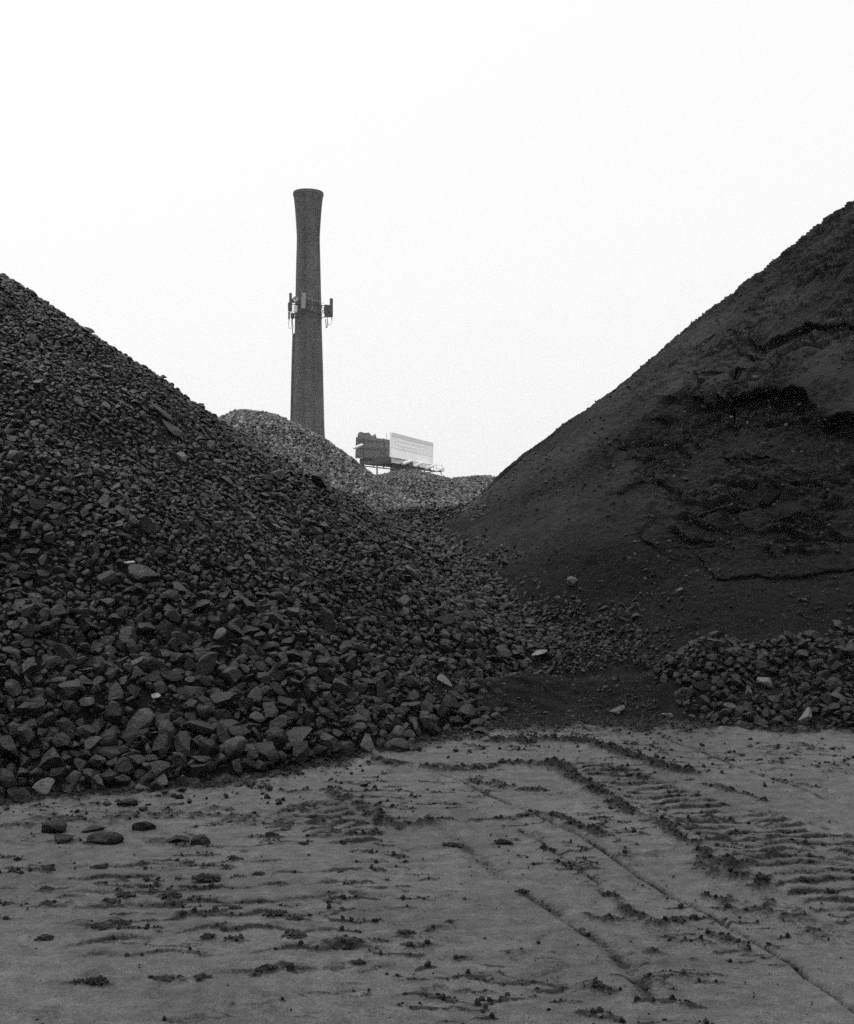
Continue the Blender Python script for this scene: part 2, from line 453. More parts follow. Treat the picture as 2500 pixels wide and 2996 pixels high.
    for (cx, cy), sx, sy in CLOD_MARKS:
        q2 = np.exp(-(((wx - cx) / sx) ** 2 + ((wy - cy) / sy) ** 2))
        z = z + 0.012 * q2 * crumb; dk = np.maximum(dk, np.clip(1.5 * q2 * (0.3 + 0.7 * crumb), 0, 0.95))
    # keep the fine patch level with the coarse sheet at its rim
    rim = sstep(0, 0.25, np.minimum.reduce([x + 3.6, 4.4 - x, y - 2.8, 9.6 - y]))
    Z[sl] = z * rim; D[sl] = dk
    D[ys > 9.6, :] = 0.9
    me = grid_mesh('ground', X, Y, Z, True, {'dark': D})
    tag(link('ground', me, M_SAND), kind='structure')
    return xs[sl[1]], ys[sl[0]], Z[sl], dk

# where the dark clods lie on the near sand (frame pixels -> ground), width in metres
CLODS_PX = C4((70, 535), (290, 520), (490, 510), (690, 500), (890, 488), (990, 478), (60, 620), (300, 603), (530, 590), (470, 605), (770, 575), (890, 570), (1000, 553),
              (60, 685), (170, 690), (340, 686), (410, 665), (650, 742), (610, 660), (890, 720), (800, 740), (310, 790), (395, 772), (1130, 698), (1072, 738), (1180, 770), (820, 798),
              (50, 840), (775, 855), (888, 858), (1160, 845), (1040, 985), (1165, 978), (590, 1025), (750, 1010), (170, 1040), (280, 1040), (1670, 822), (1690, 870), (1205, 412), (1060, 382), (940, 435), (1450, 965))
CLODS_PX += C5((425, 790), (1205, 1082), (115, 572), (340, 560))
CLOD_MARKS = []
for _p in CLODS_PX:
    _g = ground_at(*_p); CLOD_MARKS.append((_g, random.uniform(0.035, 0.075), random.uniform(0.020, 0.035)))
gxs, gys, gz, gdark = build_ground()
def ground_z(x, y):
    i = min(max(int(np.searchsorted(gxs, x)), 0), len(gxs) - 1); j = min(max(int(np.searchsorted(gys, y)), 0), len(gys) - 1)
    return float(gz[j, i])

# ------------------------------------------------------------------ right heap of fines
def right_body(parent):
    xs = axis([(-1.6, 0.2, 0.03), (0.2, 7.6, 0.0115), (7.6, 9, 0.1), (9, 20, 0.5)])
    ys = axis([(8.3, 8.8, 0.03), (8.8, 12.5, 0.0125), (12.5, 18.4, 0.0145), (18.4, 20, 0.1), (20, 30, 0.5)])
    X, Y = np.meshgrid(xs, ys)
    x, y = X.ravel(), Y.ravel()
    z = right_h(x, y)
    n = normal_of(right_h, x, y, 0.06)
    px, py = project(x, y, z); mm = y / F           # metres per frame pixel at each point
    slope = sstep(0.15, 1.2, right_cone(x, y))
    # slope coordinates: along the contour and down the slope
    ph = np.arctan2(y - RC[1], x - RC[0]); rr = np.hypot(x - RC[0], y - RC[1])
    a = ph * 8.0; s = rr * 1.27
    D = 0.05 * fbm(a, s, 1.6, 3, 121) + 0.022 * fbm(a, s, 0.45, 4, 124) * (0.4 + 0.6 * slope) + 0.008 * fbm(a, s, 0.10, 4, 127) + 0.0040 * fbm(a, s, 0.04, 2, 129)
    # streaks running down the slope near the crest
    crest = sstep(0.30, 0.85, (z - EYE) / y * 3.0)
    D = D + 0.022 * crest * ridged(a * 1.9, s * 0.45, 0.40, 3, 131)
    wpx = px + 20 * fbm(a, s, 0.5, 3, 135); wpy = py + 16 * fbm(a, s, 0.5, 3, 138)
    dry_lit = np.clip(0.50 + 0.5 * fbm(a, s, 2.2, 3, 141), 0, 1) * np.clip(0.12 + 0.88 * sstep(0.9, 3.6, z) + 0.75 * (1 - sstep(1450, 1950, px)) * (1 - sstep(1450, 1750, py)), 0, 1)  # patchy dry crust; upper and left slope painted paler, as if lit more
    # slumped hollow under the big scarp
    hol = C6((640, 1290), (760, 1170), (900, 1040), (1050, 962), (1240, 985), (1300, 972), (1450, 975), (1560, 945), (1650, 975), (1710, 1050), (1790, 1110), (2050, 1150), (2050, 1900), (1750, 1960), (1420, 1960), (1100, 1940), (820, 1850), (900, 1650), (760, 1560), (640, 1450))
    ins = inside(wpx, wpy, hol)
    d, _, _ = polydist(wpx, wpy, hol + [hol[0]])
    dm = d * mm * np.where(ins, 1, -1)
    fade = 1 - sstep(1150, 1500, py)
    D = D - 0.13 * sstep(-0.02, 0.22 + 0.15 * fbm(a, s, 0.3, 3, 143), dm) * (0.25 + 0.75 * fade)
    rough = np.where(ins, sstep(0, 0.25, dm), 0)
    D = D + rough * (0.026 * fbm(a, s, 0.22, 4, 145, 0.55) + 0.06 * fbm(a * 0.6, s, 0.6, 3, 147))
    D = D + 0.007 * ridged(a, s, 0.09, 3, 149) * sstep(-0.2, 0.4, fbm(a, s, 0.8, 3, 150))
    dry_lit = dry_lit * (1 - 0.72 * np.where(ins, sstep(0, 0.1, dm), 0) * (0.4 + 0.6 * fade))  # shade painted into the hollow, strongest below the scarp
    # broken crust: ledges that step down the slope, irregular in outline
    def ledges(pitch, h, warp, wl_, stretch, mask, seed, cut=0.10):
        f = s / pitch + warp * fbm(a * stretch, s, wl_, 4, seed) + 0.35 * fbm(a, s, wl_ * 0.22, 3, seed + 3)
        fr = f - np.floor(f)
        return h * mask * (fr - sstep(1 - cut, 1.0, fr) - 0.4), fr
    right_ = sstep(1560, 1950, px + 0.25 * (1400 - py)) * (1 - 0.85 * sstep(1560, 1740, py))
    hin = np.where(ins, sstep(0, 0.15, dm), 0); upr = sstep(1900, 2250, px) * (1 - sstep(1050, 1150, py)); zone_ = np.clip(0.15 + 1.1 * hin + 1.0 * upr, 0, 1.2)
    m1 = zone_ * sstep(-0.15, 0.15, fbm(a * 0.6, s, 1.1, 3, 155)) * slope * right_
    e1, fr = ledges(0.70, 0.095, 1.5, 1.2, 0.45, m1, 151, 0.05); D = D + e1
    m2 = (0.25 + 0.75 * zone_) * sstep(-0.05, 0.2, fbm(a * 0.6, s, 0.8, 3, 161)) * slope * (0.15 + 0.85 * right_)
    e2, fr2 = ledges(0.33, 0.052, 1.6, 0.6, 0.4, m2, 158, 0.07); D = D + e2
    m3 = sstep(-0.05, 0.25, fbm(a * 0.6, s, 0.5, 3, 171)) * slope * (0.25 + 0.75 * right_)
    e3, fr3 = ledges(0.15, 0.022, 1.4, 0.3, 0.35, m3, 168, 0.12); D = D + e3
    cr, cr2 = m1, m2
    # single scarps and cracks
    jx = px + 16 * fbm(a, s, 0.55, 2, 135); jy = py + 14 * fbm(a, s, 0.45, 2, 138) + 7 * fbm(a, s, 0.18, 1, 175)
    OV = np.zeros(len(x))
    def scarp(pts, drop, reach, w=0.05):
        nonlocal D, dry_lit, OV
        d, _, sd = polydist(jx, jy, pts)
        dmm = d * mm
        below = sd > 0
        e = np.where(below, np.exp(-dmm / reach) * sstep(0, w, dmm), 0)
        up = np.where(~below, np.exp(-(dmm / 0.10) ** 2), 0) * 0.12
        D = D - drop * e + drop * up
        OV = np.maximum(OV, np.where(below, np.exp(-(dmm / 0.025) ** 2), np.exp(-(dmm / 0.12) ** 2)) * drop * 0.75)
    def crack(pts, w, dep):
        nonlocal D
        d, _, _ = polydist(jx, jy, pts)
        D = D - dep * np.exp(-((d * mm) / w) ** 2)
    scarp(C6((1000, 975), (1060, 905), (1150, 890), (1250, 878)), 0.12, 0.10)
    scarp(C6((1060, 1005), (1150, 1000), (1230, 985), (1252, 975)), 0.10, 0.12)
    crack(C6((1250, 880), (1248, 950), (1225, 1000), (1222, 1060), (1242, 1140)), 0.035, 0.10)
    scarp(C6((1230, 985), (1300, 972), (1450, 975), (1560, 945), (1650, 975), (1720, 1050), (1800, 1110), (2000, 1130)), 0.24, 0.45)
    scarp(C6((640, 1290), (760, 1170), (900, 1040), (1050, 962)), 0.12, 0.22)
    scarp(C6((1440, 705), (1580, 650), (1700, 618), (1860, 600), (2000, 590)), 0.16, 0.30)
    scarp(C6((1250, 665), (1330, 640), (1420, 650)), 0.05, 0.08)
    scarp(C6((1380, 790), (1440, 770), (1510, 760)), 0.06, 0.08)
    scarp(C6((920, 855), (1000, 790), (1090, 720)), 0.07, 0.10)
    scarp(C6((640, 1575), (700, 1560), (770, 1535)), 0.07, 0.10)
    scarp(C6((1040, 1700), (1130, 1690), (1230, 1680), (1330, 1620), (1440, 1575)), 0.07, 0.13)
    scarp(C6((760, 1830), (820, 1885), (870, 1850), (960, 1848), (1060, 1835)), 0.07, 0.10)
    crack(C6((825, 1650), (790, 1740), (765, 1830)), 0.035, 0.05)
    scarp(C6((1090, 1975), (1160, 2040), (1350, 2050), (1560, 2030), (1900, 2000)), 0.06, 0.10)
    crack(C6((490, 1335), (515, 1420), (560, 1490)), 0.03, 0.06)
    scarp(C6((1230, 1330), (1300, 1310), (1400, 1330)), 0.09, 0.12)
    scarp(C6((1530, 1480), (1600, 1470), (1700, 1500)), 0.07, 0.10)
    scarp(C6((1330, 1750), (1400, 1770), (1480, 1700), (1600, 1690)), 0.07, 0.12)
    scarp(C6((640, 1270), (720, 1240)), 0.10, 0.09)
    blk = C6((1055, 915), (1150, 895), (1245, 885), (1245, 975), (1150, 995), (1075, 1005))
    bi = inside(jx, jy, blk); bd, _, _ = polydist(jx, jy, blk + [blk[0]])
    D = D + 0.07 * np.where(bi, sstep(0, 0.05, bd * mm), 0)
    dry_lit = np.clip(dry_lit + 0.35 * cr * (fr - 0.5) + 0.30 * cr2 * (fr2 - 0.5) + 0.25 * np.where(bi, 1, 0), 0, 1)
    # hold the relief back at the foot so it meets the ground cleanly, lumps on the apron
    amp = 0.35 + 0.65 * slope
    D = D * amp + (1 - slope) * (0.020 * fbm(a, s, 0.14, 4, 165))
    V = np.stack([x, y, z], 1) + n * D[:, None]
    dn = np.stack([np.cos(ph) * 0.79, np.sin(ph) * 0.79, np.full(len(x), -0.61)], 1)
    V = V + dn * (OV * slope)[:, None]
    V[:, 2] = np.maximum(V[:, 2], -0.35)
    global LUMPS
    dx_ = np.gradient(xs)[None, :] * np.gradient(ys)[:, None]
    steep = np.abs(D - 0.5 * (np.roll(D, 6) + np.roll(D, -6 * len(xs))))
    wl = dx_.ravel() * (0.15 + 0.8 * rough + 10 * np.clip(steep, 0, 0.08)) * slope * (1 - crest) * (px > 800) * (px < 2600) * (y < 18.3)
    li = np.random.default_rng(19).choice(len(wl), 6000, p=wl / wl.sum())
    LUMPS = (V[li], n[li])
    global FACE
    fm = slope > 0.3
    FACE = (V[fm], np.stack(project(V[fm][:, 0], V[fm][:, 1], V[fm][:, 2]), 1))
    ny, nx = X.shape
    me = grid_mesh('fines', V[:, 0].reshape(ny, nx), V[:, 1].reshape(ny, nx), V[:, 2].reshape(ny, nx), True, {'dry_lit': dry_lit})
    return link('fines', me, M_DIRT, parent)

right_pile = empty('coal_pile', (RC[0], RC[1], 0))
tag(right_pile, 'tall black heap of fine coal dust with a cracked, slumped face, on the right', 'coal pile')
rb = right_body(None)
rb.parent = right_pile; rb.location = (-RC[0], -RC[1], 0)

# ------------------------------------------------------------------ stones
def ico(sub):
    bm = bmesh.new(); bmesh.ops.create_icosphere(bm, subdivisions=sub, radius=1.0)
    bm.verts.ensure_lookup_table()
    V = np.array([v.co[:] for v in bm.verts]); Fc = np.array([[v.index for v in f.verts] for f in bm.faces])
    bm.free(); return V, Fc
ICO = {s: ico(s) for s in (1, 2, 3, 4, 5)}
KINDS = ('slab', 'block', 'wedge', 'cobble')
def stone(r, sub, kind):
    V, Fc = ICO[sub]; V = V.copy()
    ncut, lo, hi = {'slab': (11, .40, .75), 'block': (11, .46, .68), 'wedge': (9, .32, .70), 'cobble': (12, .64, .84)}[kind]
    for _ in range(ncut):
        n = r.normal(size=3); n /= np.linalg.norm(n)
        off = r.uniform(lo, hi)
        d = V @ n - off
        V = V - np.maximum(d, 0)[:, None] * n * (0.97 if kind != 'cobble' else 0.9)
    sc = {'slab': (1, r.uniform(.6, .95), r.uniform(.28, .42)), 'block': (1, r.uniform(.7, .95), r.uniform(.55, .8)),
          'wedge': (1, r.uniform(.5, .75), r.uniform(.4, .6)), 'cobble': (1, r.uniform(.7, .95), r.uniform(.55, .8))}[kind]
    V = V * np.array(sc)
    amp = {1: 0.0, 2: 0.05, 3: 0.06, 4: 0.06}[sub]
    if amp:
        o = r.uniform(0, 50, 3)
        q = fbm(V[:, 0] * 1.0 + o[0] + V[:, 2], V[:, 1] + o[1] - V[:, 2] * .7, 0.6, 4, 3)
        V = V * (1 + amp * q)[:, None]
    V = V - V.mean(0)
    V /= np.percentile(np.linalg.norm(V[:, :2], axis=1), 97)
    return V, Fc
PROTO = {}
for sub, cnt in ((1, 16), (2, 32), (3, 40)):
    r = np.random.default_rng(100 + sub)
    PROTO[sub] = [(KINDS[i % 4], *stone(r, sub, KINDS[i % 4])) for i in range(cnt)]

def rotations(n, nrm, tilt, r):
    """random spin about the surface normal, random tilt"""
    c = nrm + r.normal(size=(n, 3)) * tilt[:, None]
    c /= np.linalg.norm(c, axis=1)[:, None]
    v = r.normal(size=(n, 3)); a = v - (v * c).sum(1)[:, None] * c
    a /= np.linalg.norm(a, axis=1)[:, None]
    b = np.cross(c, a)
    return np.stack([a, b, c], 2)

def stone_mesh(name, pos, rad, rot, shade, proto, sub, mat, parent=None):
    Vs, Fs, As = [], [], []; base = 0
    for k, (kind, V, Fc) in enumerate(PROTO[sub]):
        idx = np.nonzero(proto == k)[0]
        if not len(idx): continue
        W = np.einsum('nij,vj->nvi', rot[idx], V) * rad[idx][:, None, None] + pos[idx][:, None, :]
        nv = len(V)
        Vs.append(W.reshape(-1, 3))
        Fs.append((Fc[None] + (base + np.arange(len(idx)) * nv)[:, None, None]).reshape(-1, 3))
        As.append(np.repeat(shade[idx], nv)); base += nv * len(idx)
    return np.concatenate(Vs), np.concatenate(Fs), np.concatenate(As)
def join_stones(name, sets, mat, parent, smooth=False):
    Vs, Fs, As = [], [], []; b = 0
    for V, Fc, A in sets:
        Vs.append(V); Fs.append(Fc + b); As.append(A); b += len(V)
    V = np.concatenate(Vs)
    if parent is not None: V = V - np.array(parent.location)[None]
    me = mesh_np(name, V, np.concatenate(Fs), smooth, {'shade': np.concatenate(As)})
    o = link(name, me, mat, parent)
    return tag(o, kind='stuff')

def dart(cands, rad, store, sep, cell=0.16):
    """accept candidates in order when they keep clear of all accepted ones"""
    keep = []
    for i in range(len(cands)):
        x, y, z = cands[i]; r = rad[i]
        cx, cy, cz = int(x // cell), int(y // cell), int(z // cell); ok = True
        for ix in (cx - 1, cx, cx + 1):
            for iy in (cy - 1, cy, cy + 1):
                for iz in (cz - 1, cz, cz + 1):
                    for (qx, qy, qz, qr) in store.get((ix, iy, iz), ()):
                        m = (r + qr) * sep
                        if (x - qx) ** 2 + (y - qy) ** 2 + (z - qz) ** 2 < m * m: ok = False; break
                    if not ok: break
                if not ok: break
            if not ok: break
        if ok:
            store.setdefault((cx, cy, cz), []).append((x, y, z, r)); keep.append(i)
    return np.array(keep, int)

def in_view(x, y, z, pad=600):
    px, py = project(x, y, z)
    return (y > 3) & (px > -pad) & (px < 2500 + pad) & (py < 2996 + pad)

# --- where the stones of the left heap lie: probability and typical radius at a place
def left_zone(x, y):
    lf = left_h(x, y); rf = np.maximum(right_h(x, y), 0.0)
    d = lf - rf + 0.22 * fbm(x, y, 0.7, 4, 201)
    lc = left_cone(x, y) + 0.15 * fbm(x, y, 0.5, 3, 203)
    low = sstep(-0.10, 0.06, lc) + sstep(10.4, 11.6, y)          # no stones on the bare apron
    return sstep(-0.36, 0.06, d) * np.minimum(low, 1)
def left_size(x, y):
    z = surf(x, y); h = np.clip(z / 4.3, 0, 1)
    back = sstep(11.5, 16.5, y)
    near = np.clip((9.6 - y) / 3.0, 0, 1)
    m = (0.019 + 0.030 * (1 - h) ** 1.7 * (0.45 + 0.55 * near) - 0.002 * back) * (1 - 0.35 * sstep(0.7, 1.6, x) * sstep(12.5, 11.0, y))
    return m * (1 + 0.25 * fbm(x, y, 1.2, 2, 205))

r0 = np.random.default_rng(11)
store = {}
ROCKS = []   # every accepted stone: (x,y,z,r)
P_all, R_all = [], []
def level(n, lo, hi, pw, fn_size, zone, sep, xr=(-6.2, 3.2), yr=(6.0, 18.6), big=None):
    x = r0.uniform(*xr, n); y = r0.uniform(*yr, n)
    z = surf(x, y)
    rad = lo * (hi / lo) ** (r0.random(n) ** pw)
    typ = fn_size(x, y)
    w = np.exp(-(np.log(rad / typ) / 0.50) ** 2)
    if big is not None: w = np.maximum(w, big)
    k = (r0.random(n) < w * zone(x, y)) & in_view(x, y, z) & (z > -1)
    x, y, z, rad = x[k], y[k], z[k], rad[k]
    o = np.argsort(-rad); x, y, z, rad = x[o], y[o], z[o], rad[o]
    c = np.stack([x, y, z], 1)
    kp = dart(c, rad, store, sep)
    if len(kp): P_all.append(c[kp]); R_all.append(rad[kp])
level(22000, 0.075, 0.108, 2.0, left_size, left_zone, 0.76, big=0.008)
level(60000, 0.050, 0.075, 1.4, left_size, left_zone, 0.74, big=0.018)
level(140000, 0.030, 0.050, 1.0, left_size, left_zone, 0.72, big=0.08)
level(300000, 0.016, 0.030, 1.0, left_size, left_zone, 0.72, big=0.22)
P = np.concatenate(P_all); RAD = np.concatenate(R_all); nL = len(P)
# --- the small heap of rocks at the right
def heap_zone(x, y):
    h = heap(x, y); d = h - np.maximum(right_h(x, y), 0.0) + 0.10 * fbm(x, y, 0.5, 3, 211)
    return sstep(-0.10, 0.05, d) * sstep(2.0, 2.45, x + 0.15 * fbm(x, y, 0.4, 2, 213))
def heap_size(x, y): return 0.027 + 0 * x
P_all, R_all = [], []
level(9000, 0.070, 0.10, 1.8, heap_size, heap_zone, 0.78, (1.5, 7.0), (8.3, 11.6), big=0.02)
level(36000, 0.042, 0.070, 1.2, heap_size, heap_zone, 0.76, (1.5, 7.0), (8.3, 11.6))
level(62000, 0.020, 0.042, 1.0, heap_size, heap_zone, 0.74, (1.5, 7.0), (8.3, 11.6), big=0.2)
PH = np.concatenate(P_all); RH = np.concatenate(R_all)
# single stones one can point to: frame place (overview pixels), size, form, tone, label, length
SINGLES = (
        ((1570, 1405), 0.075, 'block', 0.55, 'pale crumbly rock in the middle of the small right heap', 1.0),
        ((1655, 1474), 0.075, 'wedge', 0.60, 'pale wedge of rock at the right foot of the small heap', 1.3),
        ((1372, 1470), 0.05, 'block', 0.55, 'small pale lump on the black apron left of the small heap', 1.2),
        ((90, 1619), 0.055, 'block', 0.62, 'pale lump at the sandy foot of the left heap, by the left border', 1.2),
        ((320, 1429), 0.032, 'block', 0.95, 'tiny bright white stone low on the left heap', 1.2),
        ((180, 1444), 0.06, 'slab', 0.45, 'pale broken slab low on the left side of the left heap', 1.1),
        ((908, 1400), 0.075, 'slab', 0.40, 'pale slab on the right flank of the left heap above the apron', 1.3),
        ((752, 1535), 0.080, 'slab', 0.17, 'pale flat slab lying at the foot of the left heap near the track', 1.3),
        ((770, 1562), 0.042, 'block', 0.25, 'pale lump on the sand just below the flat slab', 1.1),
        ((372, 942), 0.07, 'slab', 0.45, 'pale slab high on the left heap beneath the low gravel crest', 1.2),
        ((450, 1302), 0.05, 'block', 0.40, 'pale block halfway up the left heap, alone among dark stones', 1.2),
        ((995, 1526), 0.03, 'cobble', 0.55, 'small pale cobble at the start of the dark windrow on sand', 1.2),
        ((1172, 1194), 0.07, 'cobble', 0.30, 'lone grey cobble lying on the smooth black slope', 1.1),
        ((330, 850), 0.085, 'slab', 0.22, 'large tilted slab jutting from the upper left heap below its crest', 1.7),
        ((355, 885), 0.075, 'slab', 0.25, 'long narrow slab below the large tilted slab on the upper heap', 2.0),
        ((1550, 774), 0.05, 'wedge', 0.55, 'small pale stone sitting on the lip of the black scarp', 1.0),
        ((1265, 1460), 0.06, 'slab', 0.32, 'flat grey stone alone on the black apron between the heaps', 1.2))
SHARDS = (
        ((1104, 1348), 0.10, 0.75, 'pale pointed shard of stone by the edge of the black slope', (0.8, 0.2, 0.5)),
        ((262, 1158), 0.055, 1.0, 'tiny bright white sliver on the middle left of the heap', (0.9, 0.1, 0.45)),
        ((563, 1082), 0.05, 0.9, 'tiny bright white sliver near the middle of the heap', (0.95, 0.1, 0.3)),
        ((1390, 1214), 0.07, 0.40, 'slim grey shard lying alone on the smooth black slope', (0.8, 0.1, 0.55)))
owner = np.concatenate([np.zeros(nL, int), np.ones(len(PH), int)])
P = np.concatenate([P, PH]); RAD = np.concatenate([RAD, RH])
keepm = np.ones(len(P), bool)
for e in list(SINGLES) + list(SHARDS):
    (qx, qy), = U(e[0]); h3 = np.array(hit(qx, qy)); sz = e[1] * (1.2 if isinstance(e[2], str) else 0.6)
    view = np.array([0, 0, EYE]) - h3; view /= np.linalg.norm(view)
    dv = P - h3; along = dv @ view; side_ = np.linalg.norm(dv - along[:, None] * view, axis=1)
    keepm &= ~((side_ < sz * 0.8 + RAD * 0.75) & (along > -0.5 * RAD) & (along < 0.6)) & ~(np.linalg.norm(dv, axis=1) < sz * 0.7 + RAD * 0.3)
P = P[keepm]; RAD = RAD[keepm]; owner = owner[keepm]
n = len(P)
nrm = normal_of(surf, P[:, 0], P[:, 1], 0.08)
hgt = np.clip(P[:, 2] / 4.0, 0, 1)
kindw = r0.random(n)
# flat slabs high on the heap, blocks and cobbles lower down
slabp = 0.22 + 0.45 * hgt
kind = np.where(kindw < slabp, 0, np.where(kindw < slabp + 0.36 * (1 - hgt) + 0.08, 1, np.where(kindw < slabp + 0.70, 2, 3)))
tilt = np.where(kind == 0, 0.30, 0.55) * (1.1 - 0.5 * hgt)
rot = rotations(n, nrm, tilt, r0)
sink = np.where(kind == 0, 0.05, 0.18)
pos = P + nrm * (RAD * (sink + r0.uniform(-0.40, 0.34, n)))[:, None]
shade = np.clip(0.06 + r0.beta(1.8, 3.4, n), 0, 1)
shade = np.where(r0.random(n) < 0.02, np.clip(shade + 0.5, 0, 1), shade)

# --- the 300 stones that show largest are things of their own
ppx, ppy = project(pos[:, 0], pos[:, 1], pos[:, 2])
vis = (ppx > 10) & (ppx < 2490) & (ppy > 20) & (ppy < 2980)
app = np.where(vis, RAD / pos[:, 1], 0)
big = np.argsort(-app)[:290]
isbig = np.zeros(n, bool); isbig[big] = True
SUBHI = []
r4 = np.random.default_rng(77)
for i in range(28):
    k = KINDS[i % 4]; V, Fc = stone(r4, 4, k)
    me = mesh_np('rock', V, Fc, False); me.materials.append(M_ROCK_OBJ); SUBHI.append((k, me))

def quat(M3): return Matrix(M3.tolist()).to_quaternion()
def where_word(i):
    x, y, z = pos[i]; px, py = ppx[i], ppy[i]
    if owner[i] == 1:
        return 'in the small rock heap' if z < 0.28 else 'on top of the small rock heap'
    lf = float(left_cone(np.array([x]), np.array([y]))[0])
    if z < 0.30: return 'at the sandy foot of the left heap'
    if z < 0.95: return 'low on the left heap'
    if z < 2.0: return 'halfway up the left heap'
    return 'high on the left heap'
ORD = ['leftmost', 'second from left', 'third from left', 'fourth from left', 'fifth from left', 'sixth from left', 'seventh from left', 'eighth from left', 'ninth from left', 'tenth from left']
ENDO = ['rightmost', 'second from right', 'third from right', 'fourth from right', 'fifth from right', 'sixth from right', 'seventh from right', 'eighth from right', 'ninth from right', 'tenth from right']
buckets = {}
info = {}
for i in big:
    k = KINDS[kind[i]]
    choices = [m for kk, m in SUBHI if kk == k]
    me = choices[int(r4.integers(len(choices)))]
    v = float(shade[i])
    tone = 'black' if v < 0.25 else 'dark grey' if v < 0.42 else 'mid grey' if v < 0.62 else 'pale grey'
    size = 'big' if app[i] > 0.0125 else 'fist-sized'
    noun = {'slab': 'flat slab', 'block': 'square block', 'wedge': 'long wedge', 'cobble': 'rounded cobble'}[k]
    o = bpy.data.objects.new('rock', me); COL.objects.link(o)
    o.location = pos[i]; o.rotation_mode = 'QUATERNION'; o.rotation_quaternion = quat(rot[i])
    s = RAD[i] * 1.06; o.scale = (s, s, s); o.color = (v, v, v, 1)
    tag(o, None, 'rock', 'loose rocks on the small right heap' if owner[i] else 'large rocks lying on the left heap')
    key = (size, tone, noun, where_word(i)); buckets.setdefault(key, []).append((ppx[i], o))
for (size, tone, noun, wh), lst in buckets.items():
    lst.sort(key=lambda t: t[0]); m = len(lst)
    for j, (_, o) in enumerate(lst):
        if m == 1: o['label'] = f'the only {size} {tone} {noun} {wh}'
        else:
            w = ORD[j] if j < (m + 1) // 2 else ENDO[m - 1 - j]
            o['label'] = f'{w} {size} {tone} {noun} {wh}'

left_pile = empty('rock_pile', (LC[0], LC[1], 0))
tag(left_pile, 'huge dark heap of broken rock filling the left side and the dip between the heaps', 'rock pile')
rock_heap = empty('rock_pile', (3.2, 9.9, 0))
tag(rock_heap, 'small low heap of broken rock at the foot of the black coal pile', 'rock pile')

# cores under the stones
def core(fn, xs, ys, parent, mat, name, drop, lump, seed):
    X, Y = np.meshgrid(xs, ys)
    Z = fn(X, Y) - drop + lump * fbm(X, Y, 0.16, 4, seed) + lump * 0.5 * fbm(X, Y, 0.04, 2, seed + 9)
    Z = np.maximum(Z, -0.4)
    me = grid_mesh(name, X - parent.location.x, Y - parent.location.y, Z, True, {'dry_lit': np.clip(0.12 + 0.3 * fbm(X, Y, 0.7, 3, seed + 4), 0, 1)})  # low tone paints the gaps between stones into deeper shade
    return link(name, me, mat, parent)
def left_core_h(x, y):
    return left_h(x, y)
core(left_core_h, axis([(-20, -7, 0.5), (-7, 3, 0.035), (3, 5, 0.2)]), axis([(5.2, 18.6, 0.035), (18.6, 26, 0.4)]), left_pile, M_DIRT, 'grit', 0.055, 0.025, 221)
core(heap, axis([(1.2, 5.4, 0.03), (5.4, 11, 0.2)]), axis([(8.2, 11.8, 0.03)]), rock_heap, M_DIRT, 'grit', 0.03, 0.02, 231)

def proto_for(kinds, sub, r):
    npro = len(PROTO[sub]); per = npro // 4
    return r.integers(0, per, len(kinds)) * 4 + kinds
def pack(sel, subs):
    out = []
    for sub, lo, hi in subs:
        m = sel & (app >= lo) & (app < hi)
        if m.any():
            out.append(stone_mesh('', pos[m], RAD[m], rot[m], shade[m], proto_for(kind[m], sub, r0), sub, None))
    return out
allv = in_view(pos[:, 0], pos[:, 1], pos[:, 2])
app_real = RAD / pos[:, 1]; app = app_real
LOD = ((3, 0.0042, 9.0), (2, 0.0, 0.0042))
setsL = pack((owner == 0) & ~isbig, LOD)
setsH = pack((owner == 1) & ~isbig, LOD)
# grit and pebbles filling the gaps; default tone darkened to paint shade there
def filler(ncand, zone, lo, hi, xr, yr, sub, power=1.6, shlo=0.0, shhi=0.45, fn=surf, lift=0.0):
    x = r0.uniform(*xr, ncand); y = r0.uniform(*yr, ncand); z = fn(x, y)
    k = (r0.random(ncand) < zone(x, y)) & in_view(x, y, z, 500)
    x, y, z = x[k], y[k], z[k]; m = len(x)
    rad = lo * (hi / lo) ** (r0.random(m) ** power)
    nn = normal_of(fn, x, y, 0.05); kd = r0.integers(0, 4, m)
    ro = rotations(m, nn, np.full(m, 0.5), r0)
    ps = np.stack([x, y, z], 1) + nn * (rad * (r0.uniform(-0.2, 0.4, m)) + lift)[:, None]
    sh = shlo + (shhi - shlo) * r0.beta(2, 3, m)
    return stone_mesh('', ps, rad, ro, sh, proto_for(kd, sub, r0), sub, None)
setsL.append(filler(130000, lambda x, y: left_zone(x, y) * 0.62, 0.010, 0.024, (-6.2, 3.4), (6.0, 18.6), 1, lift=-0.012))
setsH.append(filler(22000, lambda x, y: heap_zone(x, y) * 0.7, 0.008, 0.022, (1.5, 7.0), (8.3, 11.6), 1, lift=-0.01))
join_stones('smaller_rocks', setsL, M_ROCK, left_pile)
join_stones('smaller_rocks', setsH, M_ROCK, rock_heap)

